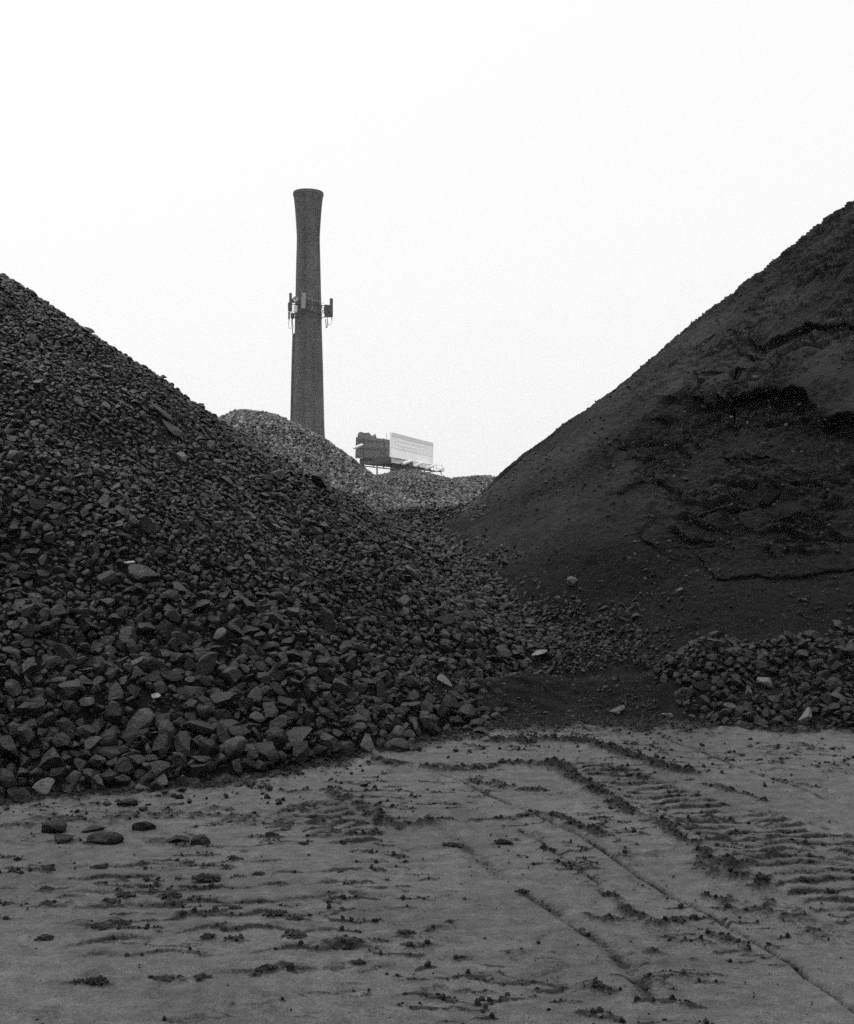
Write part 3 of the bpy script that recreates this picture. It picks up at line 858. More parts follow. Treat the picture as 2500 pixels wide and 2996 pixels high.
# pebbles strewn down the black heap and over its apron, pebbles along the foot on the sand
def pebble_zone(x, y):
    d = right_h(x, y) - np.maximum(left_h(x, y), heap(x, y))
    onr = (right_h(x, y) > 0.0) & (d > -0.05)
    near = np.exp(-np.maximum(d, 0) / 0.35); low = np.exp(-np.maximum(right_h(x, y), 0) / 0.35)
    return onr * (0.05 + 0.45 * near + 0.22 * low + 0.05 * np.clip(fbm(x, y, 0.9, 3, 241), 0, 1))
lp, ln = LUMPS; m_ = len(lp)
lr = 0.005 * (6.0 ** (r0.random(m_) ** 3.0)); lk = r0.integers(0, 4, m_)
lst_ = stone_mesh('', lp + ln * lr[:, None] * 0.2 + r0.normal(size=(m_, 3)) * 0.004, lr, rotations(m_, ln, np.full(m_, 0.6), r0), 0.5 * r0.beta(2, 3, m_), proto_for(lk, 2, r0), 2, None)
join_stones('coal_lumps', [lst_], M_CRUMB, right_pile)
setsR = [filler(90000, pebble_zone, 0.007, 0.030, (-0.8, 7.2), (8.6, 18.0), 2, 2.6, 0.1, 0.95, right_h, 0.0)]
join_stones('pebbles', setsR, M_ROCK, right_pile)
def foot_zone(x, y):
    t = np.maximum(left_h(x, y) / 0.6, np.maximum(right_h(x, y), heap(x, y)) / 0.7)
    return (t < 0.0) * (np.exp(t / 0.26) * 0.6) * np.clip(0.5 + fbm(x, y, 0.4, 3, 245), 0, 1)
def flat0(x, y): return 0 * x
o = join_stones('gravel', [filler(60000, foot_zone, 0.004, 0.034, (-3.4, 4.2), (3.6, 9.6), 2, 2.4, 0.05, 1.0, flat0, 0.008), filler(60000, lambda x, y: 0.05 + 0 * x, 0.003, 0.010, (-3.4, 4.2), (3.6, 9.2), 1, 2.6, 0.1, 1.0, flat0, 0.006)], M_ROCK, None)
tag(o, 'small loose pebbles strewn over the sand along the foot of the heaps', 'gravel')

# crumbs of dark soil lying wherever the sand is dark
gw = np.clip(gdark - 0.35, 0, 1) ** 2
GX, GY = np.meshgrid(gxs, gys)
gw = gw * np.gradient(gys)[:, None] * in_view(GX, GY, 0 * GX, 60)
ci = r0.choice(gw.size, 60000, p=(gw / gw.sum()).ravel())
cxx = GX.ravel()[ci] + r0.uniform(-.006, .006, len(ci)); cyy = GY.ravel()[ci] + r0.uniform(-.006, .006, len(ci))
crr = 0.0028 * (4.6 ** (r0.random(len(ci)) ** 2.6)) * (0.5 + gdark.ravel()[ci])
cps = np.stack([cxx, cyy, gz.ravel()[ci] + crr * 0.25], 1)
ckd = r0.integers(0, 4, len(ci)); cup = np.tile(np.array([0., 0., 1.]), (len(ci), 1))
cst = stone_mesh('', cps, crr, rotations(len(ci), cup, np.full(len(ci), 0.8), r0), 0.45 * r0.beta(2, 3, len(ci)), proto_for(ckd, 1, r0), 1, None)
o = join_stones('soil_crumbs', [cst], M_CRUMB, None)
tag(o, 'loose crumbs of dark soil along the tyre marks in the sand', 'soil')

# ------------------------------------------------------------------ single stones one can point to
r5 = np.random.default_rng(5)
def single(name, px, py, size, kindname, v, mat, label, cat, group=None, elong=1.0, tilt=0.25, fn=surf, lift=0.35, flat=1.0, spin=None):
    x, y, z = hit(px, py, fn)
    if z < 0.02: z = ground_z(x, y)
    if fn is surf and z > 0.2 and float(right_h(np.array([x]), np.array([y]))[0]) > z - 0.03:      # on the black slope: sit on its relief
        c_ = np.hypot(FACE[1][:, 0] - px, FACE[1][:, 1] - py); k_ = np.nonzero(c_ < max(4.0, c_.min() + 0.5))[0]
        x, y, z = [float(q_) for q_ in FACE[0][k_[np.argmin(FACE[0][k_, 1])]]]
    V, Fc = stone(r5, 4, kindname)
    V = V * np.array([elong, 1.0, flat])
    me = mesh_np(name, V, Fc, False); me.materials.append(mat)
    o = bpy.data.objects.new(name, me); COL.objects.link(o)
    nn = normal_of(fn, np.array([x]), np.array([y]), 0.08)
    if spin is None: q = quat(rotations(1, nn, np.array([tilt]), r5)[0])
    else:
        c = Vector(nn[0]); a = Vector(spin); a = (a - a.dot(c) * c).normalized(); b = c.cross(a)
        q = Matrix((a, b, c)).transposed().to_quaternion()
    o.rotation_mode = 'QUATERNION'; o.rotation_quaternion = q
    o.location = Vector((x, y, z)) + Vector(nn[0]) * size * lift
    v = v if v > 0.7 else v * 0.6
    o.scale = (size,) * 3; o.color = (v, v, v, 1)
    return tag(o, label, cat, group)
ON_SAND = 'rocks lying on the sand'
for (cx, cy), size, lab in zip(C4((90, 355), (320, 402), (492, 345), (130, 395), (420, 237), (640, 395), (742, 402), (265, 350)),
        (0.055, 0.075, 0.050, 0.065, 0.046, 0.050, 0.042, 0.05),
        ('round dark cobble on the sand before the heap, nearest the left border', 'big rounded cobble half sunk in the sand before the left heap', 'dark round cobble alone in the rough strip, right of the big sunken cobble',
         'flat dark rock on the sand just left of the big sunken cobble', 'small dark rounded stone alone on clean sand just off the heap foot', 'low flat stone sunk in the sand right of the big cobble',
         'small low stone farthest right in the row of cobbles on sand', 'thin flat stone just behind the big sunken cobble')):
    x, y = ground_at(cx, cy)
    single('rock', cx, cy + 4, size, 'slab' if 'flat' in lab else 'cobble', 0.22, M_ROCK_OBJ, lab, 'rock', ON_SAND, 1.25, 0.15, lift=0.18, spin=(1, 0.15, 0))
for (u, v), size, kn, val, lab, el in SINGLES:
    (px, py), = U((u, v))
    single('rock', px, py, size, kn, val, M_PALE, lab, 'rock', 'pale rocks on the heaps', el, spin=(0.75, -0.2, -0.6) if el > 1.6 else None)
for (u, v), L, val, lab, sp in SHARDS:
    (px, py), = U((u, v))
    single('stone_shard', px, py, L * 0.4, 'wedge', val, M_PALE, lab, 'stone shard', 'pale shards on the heaps', 2.6, spin=sp, lift=1.2)
# clods of dark earth
CL = []
for i in range(6):
    Vs, Fs, bb_ = [], [], 0
    Vk, Fk = stone(r5, 3, 'cobble'); Vs.append(Vk * np.array([0.62, 0.40, 0.22])); Fs.append(Fk); bb_ = len(Vk)
    for k in range(110):
        c = r5.normal(size=3) * np.array([0.42, 0.24, 0.10]); c[:2] *= min(1, 0.75 / math.hypot(c[0], c[1] * 1.6)); fall = math.exp(-(c[0] / 0.55) ** 2 - (c[1] / 0.35) ** 2)
        c[2] = abs(c[2]) * 1.0 + 0.22 * fall * r5.random(); rad_ = (0.07 + 0.20 * r5.random() ** 2) * (0.45 + 0.55 * fall)
        Vk, Fk = stone(r5, 2, KINDS[k % 4]); qm = Vector(r5.normal(size=3)).to_track_quat('Z', 'Y').to_matrix()
        Vs.append((Vk * np.array([1, 1, 1.2])) @ np.array(qm).T * rad_ + c); Fs.append(Fk + bb_); bb_ += len(Vk)
    V = np.concatenate(Vs); Fc = np.concatenate(Fs)
    me = mesh_np('earth_clod', V, Fc, False); me.materials.append(M_CLOD); CL.append(me)
rows = {}
for i, ((cx, cy), sx, sy) in enumerate(CLOD_MARKS):
    if i % 3 == 2: continue                 # some marks are only dark crumbs
    o = bpy.data.objects.new('earth_clod', CL[i % 6]); COL.objects.link(o)
    s = sx * random.uniform(0.8, 1.15)
    o.location = (cx, cy, ground_z(cx, cy) - s * 0.02); o.scale = (s, s, s * random.uniform(0.5, 0.85))
    o.rotation_euler = (random.uniform(-.15, .15), random.uniform(-.15, .15), random.choice((0, math.pi)) + random.uniform(-.35, .35))
    v = random.uniform(0.1, 0.4); o.color = (v, v, v, 1)
    tag(o, None, 'earth clod', 'clods of dark earth on the sand')
    band = 'the sand close to the camera' if cy < 4.4 else 'the near sand' if cy < 4.9 else 'the middle sand' if cy < 5.6 else 'the far sand by the track'
    rows.setdefault(band, []).append((cx / cy, o))
for band, lst in rows.items():
    lst.sort(key=lambda t: t[0]); m = len(lst)
    for j, (_, o) in enumerate(lst):
        w = ORD[j] if j < min(10, (m + 1) // 2) else ENDO[min(9, m - 1 - j)]
        o['label'] = f'{w} crumbly clod of dark earth on {band}'

# ------------------------------------------------------------------ far gravel mounds
MLAB = ('tall rounded mound of pale grey gravel behind the left heap, in front of the chimney', 'low rounded gravel mound just below the billboard', 'lowest flat gravel mound, right of the one under the billboard')
for i, (mx, my, H, s, k) in enumerate(MOUNDS):
    root = empty('gravel_mound', (mx, my, 0)); tag(root, MLAB[i], 'gravel mound', 'gravel mounds behind the heaps')
    fn = lambda x, y, i=i: mound_h(x, y, i)
    core(fn, axis([(mx - 9, mx + 9, 0.09)]), axis([(my - 9, my + 9, 0.09)]), root, M_DIRT, 'grit', 0.02, 0.03, 251 + i)
    def mz(x, y, i=i, fn=fn):
        z = fn(x, y); px, py = project(x, y, z)
        other = np.maximum.reduce([fn2(x, y) for fn2 in [(lambda a, b, j=j: mound_h(a, b, j)) for j in range(3) if j != i]])
        return (z > 0.9) * (z > other - 0.15) * (y < my + 1.6) * np.where((px > -50) & (px < 1700), 1.0, 0)
    st = filler(70000 if i == 0 else 45000, mz, 0.018, 0.062, (mx - 5.5, mx + 5.5), (my - 5.5, my + 2), 1, 1.6, 0.05, 1.0, fn, 0.0)
    join_stones('gravel', [st], M_GRAVEL, root)

# ------------------------------------------------------------------ chimney
def chimney_material():
    m, nt, b = nodes_mat('old_brick')
    tc = nt.nodes.new('ShaderNodeTexCoord')
    sp = nt.nodes.new('ShaderNodeSeparateXYZ'); nt.links.new(tc.outputs['Object'], sp.inputs[0])
    an = mathn(nt, 'MULTIPLY', mathn(nt, 'ARCTAN2', sp.outputs[1], sp.outputs[0]), 2.0)
    cb = nt.nodes.new('ShaderNodeCombineXYZ'); nt.links.new(an, cb.inputs[0]); nt.links.new(sp.outputs[2], cb.inputs[1])
    br = N(nt, 'ShaderNodeTexBrick'); nt.links.new(cb.outputs[0], br.inputs['Vector'])
    br.inputs['Scale'].default_value = 1.0; br.inputs['Brick Width'].default_value = 0.24; br.inputs['Row Height'].default_value = 0.08
    br.inputs['Mortar Size'].default_value = 0.008
    br.inputs['Color1'].default_value = (.068,) * 3 + (1,); br.inputs['Color2'].default_value = (.040,) * 3 + (1,); br.inputs['Mortar'].default_value = (.11,) * 3 + (1,)
    n1 = noise(nt, 0.35, 6, 0.65); n2 = noise(nt, 3.0, 5, 0.7)
    # soot streaks running down from the rim
    mp = N(nt, 'ShaderNodeMapping'); mp.inputs['Scale'].default_value = (1.6, 1.6, 0.06); nt.links.new(tc.outputs['Object'], mp.inputs[0])
    n3 = noise(nt, 1.0, 5, 0.6, vec=mp.outputs[0])
    f = mathn(nt, 'MULTIPLY', mathn(nt, 'MULTIPLY', maprange(nt, n1, 0.3, 0.7, 0.74, 1.26), maprange(nt, n2, 0.3, 0.7, 0.72, 1.28)), maprange(nt, n3, 0.3, 0.7, 0.68, 1.32))
    sc = N(nt, 'ShaderNodeSeparateColor'); nt.links.new(br.outputs['Color'], sc.inputs[0])
    nt.links.new(grey(nt, mathn(nt, 'MULTIPLY', sc.outputs[0], f)), b.inputs['Base Color'])
    bump(nt, b, n2, 0.05, 0.4); finish(b, 0.9, 0.2)
    return m
M_BRICK = chimney_material()
M_STEEL = plain('weathered_steel', 0.045, 0.6, 0.25)
M_GREYP = plain('grey_fibreglass', 0.22, 0.6, 0.08)
M_MIDP = plain('dark_fibreglass', 0.045, 0.6, 0.1)
M_WHITE = plain('white_enamel', 0.50, 0.5, 0.06)
M_CABLE = plain('black_cable', 0.04, 0.6, 0.1)
DCH = 150.0; K = DCH / F
def cz(py): return EYE + (CY - py) * K
chx = (902.5 - CX) * K
ch = empty('chimney', (chx, DCH, 0)); tag(ch, 'tall round brick factory chimney with a flared top, behind the gravel mound', 'chimney')
prof = [(2.62, -1.0), (2.50, 5.0), (2.12, cz(1234)), (1.94, cz(1060)), (1.82, cz(976)), (1.69, cz(851)), (1.60, cz(760)), (1.55, cz(720)), (1.53, cz(697)), (1.56, cz(680)), (1.63, cz(655)), (1.72, cz(625)), (1.82, cz(600)), (1.92, cz(582)), (2.00, cz(572))]
MB().lathe(prof, 96).build('shaft', M_BRICK, ch, smooth=True)
zt = cz(572)
cap = MB().lathe([(2.0, zt), (2.035, zt + 0.02), (2.035, zt + 0.35), (1.99, zt + 0.42), (1.55, zt + 0.42), (1.5, zt - 3.0)], 96).build('rim', M_BRICK, ch)
# service pipe up the left side, ladder strip on the face
def face(px, r): return ((px - 902.5) * K, -r)
pp = []
for py in (977, 1060, 1150, 1234, 1330, 1450):
    rr = np.interp(cz(py), [p[1] for p in prof], [p[0] for p in prof]); pp.append((-rr - 0.06, -0.35, cz(py)))
pp.append((-2.7, -0.35, 0))
MB().path(pp, 0.20, 10).build('service_duct', M_BRICK, ch)
ld = MB()
for sx in (-0.16, 0.16):
    for a, b in zip(prof[2:-1], prof[3:]): ld.bar((sx - 0.55, -a[0] - 0.10, a[1]), (sx - 0.55, -b[0] - 0.10, b[1]), 0.018, 5)
zz = cz(1230)
while zz < zt - 0.3:
    rr = float(np.interp(zz, [p[1] for p in prof], [p[0] for p in prof])); ld.bar((-0.71, -rr - 0.10, zz), (-0.39, -rr - 0.10, zz), 0.012, 4); zz += 0.45
ld.build('ladder', M_STEEL, ch)
# steel bands carrying the antennas
def band(z, h, r):
    return MB().lathe([(r - 0.04, z - h / 2), (r + 0.05, z - h / 2), (r + 0.05, z + h / 2), (r - 0.04, z + h / 2)], 64)
def Q(a, b, y=-2.0):   # crop pixels of the antenna ring -> local metres
    return ((820 + a / 9.22 - 902.5) * K, y, cz(820 + b / 9.22))
for b_ in (690, 920, 1005): band(Q(0, b_)[2], 0.22, 1.78).build('mounting_band', M_STEEL, ch)
fr = MB()
for b_ in (690, 760, 1005): fr.bar(Q(1060, b_, -0.3), Q(1400, b_, -0.6), 0.05)
fr.bar(Q(1100, 950, -0.4), Q(1220, 760, -0.5), 0.04).bar(Q(1100, 760, -0.4), Q(1220, 950, -0.5), 0.04)
for b_ in (690, 930): fr.bar(Q(290, b_, -0.8), Q(440, b_, -1.2), 0.05)
fr.bar(Q(290, 690, -0.8), Q(360, 930, -0.9), 0.035)
for b_ in (640, 900): fr.path([Q(420, b_, -1.75), Q(690, b_, -2.15), Q(920, b_, -2.0), Q(1090, b_, -1.2)], 0.035)
fr.build('antenna_frame', M_STEEL, ch)
AG = 'antennas ringed round the chimney'
def antenna(name, label, cat, c, w, h, dep, mat, tilt=0.0, bracket=0.22, taper=1.0):
    root = empty(name, (chx + c[0], DCH + c[1], c[2])); tag(root, label, cat, AG)
    MB().box((0, 0, 0), (w, dep, h), Matrix.Rotation(tilt, 3, 'Y'), bevel=min(w, dep) * 0.25).build('housing', mat, root)
    MB().bar((0, dep * 0.5 + 0.08, -h * 0.62), (0, dep * 0.5 + 0.08, h * 0.52), 0.04).build('mast', M_STEEL, root)
    for s_ in (-0.35, 0.35): MB().box((0, dep * 0.5 + 0.03, h * s_), (w * 0.6, 0.12, 0.10)).build('bracket', M_STEEL, root)
    return root
antenna('panel_antenna', 'slim dark panel antenna highest on the left side of the chimney', 'antenna', Q(303, 505, -0.9), 0.34, 1.32, 0.25, M_MIDP)
antenna('panel_antenna', 'wide dark panel antenna lower on the left side of the chimney', 'antenna', Q(300, 765, -1.3), 0.55, 1.2, 0.25, M_MIDP)
antenna('panel_antenna', 'short narrow panel antenna lowest on the left side of the chimney', 'antenna', Q(265, 985, -1.0), 0.22, 1.0, 0.2, M_MIDP)
antenna('panel_antenna', 'pale grey panel antenna on the middle of the chimney face', 'antenna', Q(688, 640, -2.45), 0.60, 2.1, 0.2, M_GREYP, 0.03)
antenna('panel_antenna', 'tall dark panel antenna outermost on the right of the chimney', 'antenna', Q(1397, 770, -0.9), 0.42, 2.5, 0.3, M_MIDP)
antenna('panel_antenna', 'short dark panel antenna between the chimney and the tall right one', 'antenna', Q(1255, 830, -1.0), 0.50, 1.35, 0.3, M_MIDP)
antenna('radio_unit', 'dark radio box beneath the antennas on the right of the chimney', 'radio unit', Q(1290, 985, -1.2), 0.7, 0.55, 0.3, M_STEEL)
antenna('radio_unit', 'dark radio box behind the tall right antenna', 'radio unit', Q(1320, 740, -0.7), 0.55, 0.5, 0.35, M_STEEL)
antenna('radio_unit', 'dark radio box beside the lower left antennas, below the white box', 'radio unit', Q(370, 1010, -1.5), 0.5, 0.75, 0.3, M_MIDP)
antenna('radio_unit', 'dark radio box between the dish and the upper left antenna', 'radio unit', Q(385, 600, -1.5), 0.4, 0.6, 0.3, M_MIDP)
antenna('radio_unit', 'dark radio box in the middle of the right antenna cluster', 'radio unit', Q(1325, 865, -0.8), 0.5, 0.6, 0.3, M_MIDP)
antenna('equipment_box', 'small white equipment box under the round dish', 'equipment box', Q(466, 845, -2.1), 0.50, 0.92, 0.25, M_WHITE)
dz = empty('dish_antenna', (chx + Q(465, 580)[0], DCH - 2.0, Q(465, 580)[2])); tag(dz, 'small round drum dish on the left of the chimney face', 'antenna', AG)
dr = MB().lathe([(0.01, 0.0), (0.20, 0.0), (0.28, 0.05), (0.34, 0.10), (0.34, 0.18), (0.30, 0.18), (0.30, -0.15), (0.01, -0.15)], 32)
bmesh.ops.rotate(dr.bm, cent=(0, 0, 0), matrix=Matrix.Rotation(R_(90), 3, 'X'), verts=dr.bm.verts)
dr.build('reflector', M_WHITE, dz, smooth=False)
MB().bar((0, -0.20, 0), (0, 0.0, 0), 0.07).build('feed', M_STEEL, dz)
MB().bar((0, 0.12, 0), (-0.15, 0.4, -0.5), 0.05).build('mount', M_STEEL, dz)
rod = empty('whip_antenna', (chx + Q(910, 700)[0], DCH - 2.1, Q(910, 900)[2])); tag(rod, 'thin pale whip antenna on the right half of the chimney face', 'antenna', AG)
MB().bar((0, 0, 0), (0, 0, Q(0, 500)[2] - Q(0, 900)[2]), 0.03).build('rod', M_GREYP, rod); MB().box((0, 0.1, 0.1), (0.12, 0.25, 0.2)).build('clamp', M_STEEL, rod)
def cable(label, pts, r, mat=M_CABLE):
    o = MB().path(pts, r).build('cable', mat); o.location = (chx, DCH, 0); tag(o, label, 'cable', 'cables hanging under the antennas')
cable('looped cable hanging under the left antennas', [Q(262, 1085, -1), Q(248, 1180, -1), Q(255, 1290, -1), Q(290, 1335, -1), Q(328, 1320, -1), Q(335, 1080, -1)], 0.030)
cable('straight cable dropping from the left antennas to the duct', [Q(350, 900, -0.9), Q(345, 1150, -0.8), Q(360, 1250, -0.7), Q(345, 1445, -0.4)], 0.06)
cable('thick cable bundle hanging under the right antennas', [Q(1290, 1060, -1), Q(1300, 1180, -1), Q(1290, 1300, -1), Q(1262, 1310, -1), Q(1246, 1080, -1)], 0.055)
cable('thin looped cable hanging at the far right under the antennas', [Q(1415, 1030, -1), Q(1425, 1110, -1), Q(1380, 1220, -1), Q(1335, 1250, -1), Q(1305, 1180, -1)], 0.025)
cable('pale cable running across the chimney face to the right antennas', [Q(750, 552, -2.2), Q(900, 585, -2.1), Q(1080, 630, -1.2), Q(1200, 655, -0.9)], 0.030, M_GREYP)

# ------------------------------------------------------------------ billboard
def B(a, b, d):   # crop pixels -> metres at depth d
    px = 1000 + a / 5.153; py = 1220 + b / 5.153
    return Vector(((px - CX) / F * d, d, EYE + (CY - py) / F * d))
M_BACK = plain('dark_advert', 0.085, 0.7, 0.22, 0.5)
M_FRAME = plain('billboard_steel', 0.055, 0.7, 0.2, 1.0)
M_SIGNW = plain('white_vinyl', 0.92, 0.5, 0.01)
def advert_material():
    m, nt, b = nodes_mat('grey_vinyl'); n = noise(nt, 1.2, 3, 0.5)
    nt.links.new(grey(nt, maprange(nt, n, 0.3, 0.7, 0.80, 0.85)), b.inputs['Base Color']); finish(b, 0.6, 0.2); return m
M_SIGNG = advert_material()
M_SIGND = plain('mid_grey_vinyl', 0.62, 0.6, 0.05)
bb = empty('billboard', (0, 0, 0))
d1, d2 = 195.0, 217.0
base = B(905, 780, 204); bb.location = (base.x, base.y, 0)
tag(bb, 'two-sided roadside billboard on one post, one face dark and one white, above the gravel mounds', 'billboard')
off = Vector((-base.x, -base.y, 0))
def quad_panel(name, pts, mat, thick=0.25, parent=bb):
    nrm_ = (pts[1] - pts[0]).cross(pts[3] - pts[0]).normalized()
    if nrm_.y < 0: nrm_ = -nrm_
    return MB().prism([p + off for p in pts], nrm_ * thick).build(name, mat, parent)
tl, bl = B(760, 232, d1), B(757, 603, d1); tr, br_ = B(1380, 392, d2), B(1383, 724, d2)
def RF(u, v, out=0.0):   # point on the right face, u along, v up
    p = (bl.lerp(br_, u)).lerp(tl.lerp(tr, u), v)
    nn_ = (br_ - bl).cross(tl - bl).normalized()
    if nn_.y > 0: nn_ = -nn_
    return p + nn_ * out
rf = quad_panel('white_face', [RF(0, 0), RF(1, 0), RF(1, 1), RF(0, 1)], M_SIGNW, 0.4)
quad_panel('grey_print', [RF(0, 0.385, 0.03), RF(1, 0.36, 0.03), RF(1, 1, 0.03), RF(0, 1, 0.03)], M_SIGNG, 0.02)
quad_panel('print_band', [RF(0, 0.83, 0.06), RF(1, 0.84, 0.06), RF(1, 1, 0.06), RF(0, 1, 0.06)], M_SIGND, 0.02)
# two lines of pale lettering, too small to read
wr = random.Random(4)
txt = MB()
for v0, u0, u1 in ((0.70, 0.14, 0.88), (0.52, 0.14, 0.64)):
    u = u0
    while u < u1:
        w = wr.uniform(0.012, 0.028); h = wr.choice((0.08, 0.08, 0.11))
        ps = [RF(u, v0, 0.07) + off, RF(u + w, v0, 0.07) + off, RF(u + w, v0 + h, 0.07) + off, RF(u, v0 + h, 0.07) + off]
        txt.prism(ps, (RF(0, 0, 0) - RF(0, 0, 0.03))); u += w + (0.007 if wr.random() < 0.8 else 0.03)
txt.build('lettering', M_SIGNW, bb)
e1, e2 = 193.0, 203.0
def LF(a, b): t = (a - 245) / (757 - 245); return B(a, b, e1 + (e2 - e1) * t)
dk_ = quad_panel('dark_face', [LF(235, 622), LF(757, 602), LF(757, 347), LF(245, 300)], M_BACK, 0.4)
ext = [LF(245, 330), LF(243, 262), LF(262, 232), LF(300, 224), LF(345, 240), LF(380, 238), LF(405, 232), LF(430, 250), LF(445, 275), LF(470, 280), LF(490, 272), LF(505, 246), LF(522, 290), LF(530, 318), LF(620, 328), LF(640, 318), LF(655, 332), LF(700, 344), LF(700, 370)]
MB().prism([p + off + Vector((0, -0.15, 0)) for p in ext], Vector((0, 0.25, 0))).build('cut_out_topper', M_BACK, bb)
for y0 in (372, 480, 618):
    MB().beam(LF(250, y0 - 12) + off + Vector((0, -0.12, 0)), LF(750, y0 + 8) + off + Vector((0, -0.12, 0)), 0.12, 0.22).build('rail', M_FRAME, bb)
for a in (330, 640): MB().beam(LF(a, 350) + off + Vector((0, -0.1, 0)), LF(a, 700) + off + Vector((0, -0.1, 0)), 0.1, 0.22).build('upright', M_FRAME, bb)
# apron, trunk beam, catwalk, post
quad_panel('apron', [B(285, 706, 196), B(780, 700, 200), B(780, 600, 200), B(285, 622, 196)], M_FRAME, 0.3)
quad_panel('apron', [B(775, 690, 197), B(1345, 782, 214), B(1345, 722, 214), B(775, 606, 197)], M_SIGND, 0.3)
MB().prism([p + off for p in (B(290, 655, 195), B(290, 712, 195), B(900, 770, 200), B(1330, 815, 212), B(1330, 782, 212), B(900, 690, 200))], Vector((0.2, 1.2, 0))).build('trunk_beam', M_FRAME, bb)
cat = MB()
cat.beam(B(300, 735, 194) + off, B(880, 800, 198) + off, 0.9, 0.12).beam(B(880, 800, 198) + off, B(1230, 832, 206) + off, 0.9, 0.12).beam(B(1230, 838, 206) + off, B(1515, 815, 214) + off, 1.0, 0.12)
cat.beam(B(1300, 800, 212) + off, B(1500, 826, 214) + off, 0.2, 0.2)
cat.build('catwalk', M_FRAME, bb)
rl = MB()
for a, t in ((1430, 720), (1515, 725), (1390, 715)): rl.bar(B(a, 815, 213) + off, B(a, t, 213) + off, 0.035, 5)
rl.bar(B(1390, 722, 213) + off, B(1520, 727, 213) + off, 0.03, 5).bar(B(1390, 770, 213) + off, B(1520, 773, 213) + off, 0.03, 5)
for a in (330, 480, 635, 790, 1190, 1250): rl.bar(B(a, 700 + (a - 300) * 0.10, 197) + off, B(a, 748 + (a - 300) * 0.095, 197) + off, 0.12, 6)
rl.build('railing', M_FRAME, bb)
MB().bar(Vector((0, 0.4, -0.5)), Vector((0, 0.4, base.z + 1.0)), 0.75 * 2.6 / 2.6, 24).box((0, 0.4, base.z + 0.2), (4.6 * 0.9, 1.6, 2.0)).build('post', M_FRAME, bb)
MB().bar(B(680, 345, 200) + off, B(680, 235, 200) + off, 0.04, 6).build('lightning_rod', M_FRAME, bb)
for (a, b_), dd in (((1000, 682), 196), ((1165, 716), 203), ((1335, 755), 210), ((1487, 795), 213)):
    f = MB().box((0, 0, 0), (1.9, 0.7, 0.5), Matrix.Rotation(R_(-20), 3, 'Y'), bevel=0.15).build('floodlight', M_SIGNW, bb); f.location = B(a, b_, dd) + off + Vector((0, -1.2, 0))
    MB().bar((0, 0, -0.3), (0.3, 1.4, -0.9), 0.09, 6).build('arm', M_FRAME, f)
f = MB().box((0, 0, 0), (2.0, 0.6, 0.4), Matrix.Rotation(R_(-22), 3, 'Y'), bevel=0.15).build('floodlight', M_SIGNW, bb); f.location = B(246, 442, 191) + off
pm = MB().bar((0, 0, -0.5), (0, 0, B(535, 775, 190).z + 0.4), 0.16, 8).build('utility_pole', M_STEEL); q = B(535, 840, 190); pm.location = (q.x, q.y, 0)
pm.data.materials.clear(); pm.data.materials.append(M_GREYP)
tag(pm, 'thin pale pole standing under the left end of the billboard', 'pole')

# ------------------------------------------------------------------ world, sun, camera
SUN_EL, SUN_AZ = R_(52), R_(-48)      # azimuth from +Y towards +X
w = bpy.data.worlds.new('World'); scene.world = w; w.use_nodes = True
nt = w.node_tree; bg = nt.nodes['Background']
sky = nt.nodes.new('ShaderNodeTexSky'); sky.sky_type = 'NISHITA'; sky.sun_disc = False
sky.sun_elevation = SUN_EL; sky.sun_rotation = SUN_AZ; sky.dust_density = 6.0; sky.air_density = 1.0; sky.altitude = 0
hs = nt.nodes.new('ShaderNodeHueSaturation'); hs.inputs['Saturation'].default_value = 0.0
nt.links.new(sky.outputs[0], hs.inputs['Color'])
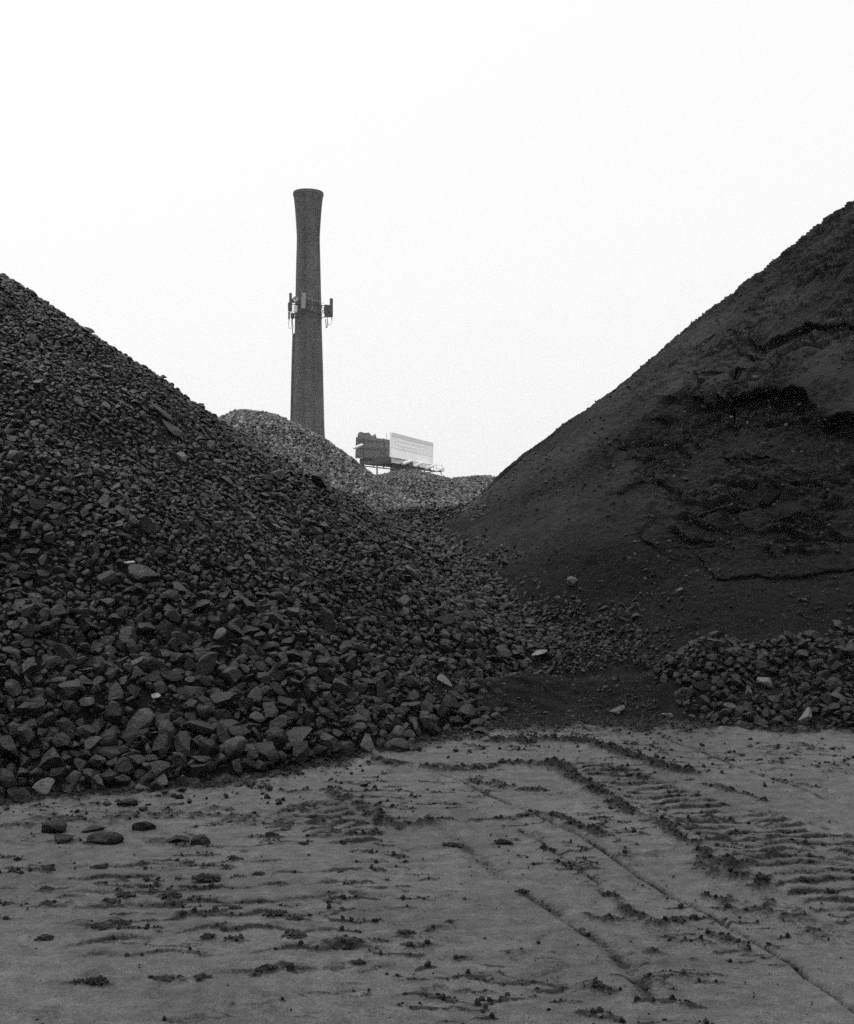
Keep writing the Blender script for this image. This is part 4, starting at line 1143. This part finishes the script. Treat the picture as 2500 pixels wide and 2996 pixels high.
# overcast layer: three times as bright overhead as at the horizon
tcw = nt.nodes.new('ShaderNodeTexCoord'); spw = nt.nodes.new('ShaderNodeSeparateXYZ'); nt.links.new(tcw.outputs['Generated'], spw.inputs[0])
zz_ = mathn(nt, 'MAXIMUM', spw.outputs[2], 0.0)
ov = mathn(nt, 'MULTIPLY_ADD', zz_, 1.2, 10.35)
ov = mathn(nt, 'MULTIPLY_ADD', mathn(nt, 'MAXIMUM', mathn(nt, 'SUBTRACT', zz_, 0.42), 0.0), 36.0, ov)
mx = nt.nodes.new('ShaderNodeMix'); mx.data_type = 'RGBA'; mx.inputs[0].default_value = 0.85
nt.links.new(hs.outputs[0], mx.inputs[6]); nt.links.new(grey(nt, ov), mx.inputs[7])
nt.links.new(mx.outputs[2], bg.inputs['Color']); bg.inputs['Strength'].default_value = 0.10
sun = bpy.data.lights.new('sun', 'SUN'); sun.energy = 1.5; sun.angle = R_(28); sun.color = (1, 1, 1)
so = bpy.data.objects.new('sun', sun); COL.objects.link(so)
sd = Vector((math.sin(SUN_AZ) * math.cos(SUN_EL), math.cos(SUN_AZ) * math.cos(SUN_EL), math.sin(SUN_EL)))
so.rotation_euler = sd.to_track_quat('Z', 'Y').to_euler(); so.location = (0, 0, 60)

hz = MB().box((0, 275, 23), (1040, 890, 50)).build('haze', None)
hm = bpy.data.materials.new('haze_air'); hm.use_nodes = True; hnt = hm.node_tree
hnt.nodes.remove(hnt.nodes['Principled BSDF'])
pv = hnt.nodes.new('ShaderNodeVolumePrincipled'); pv.inputs['Color'].default_value = (0.95, 0.95, 0.95, 1); pv.inputs['Density'].default_value = 0.00022
hnt.links.new(pv.outputs[0], hnt.nodes['Material Output'].inputs['Volume'])
hz.data.materials.append(hm); tag(hz, 'thin pale haze filling the air over the yard', 'haze', kind='stuff')
scene.cycles.use_denoising = False

cam = bpy.data.cameras.new('camera'); co = bpy.data.objects.new('camera', cam); COL.objects.link(co)
co.location = (0, 0, EYE); co.rotation_euler = (R_(90), 0, 0)
cam.sensor_fit = 'HORIZONTAL'; cam.sensor_width = 36.0; cam.lens = 36.0 * F / 2500.0
cam.clip_start = 0.1; cam.clip_end = 2000
scene.camera = co
vs = scene.view_settings
vs.view_transform = 'Standard'; vs.look = 'None'; vs.gamma = 1.0; vs.exposure = 0.0; vs.use_curve_mapping = False
print('stones', n, 'heap', len(PH))
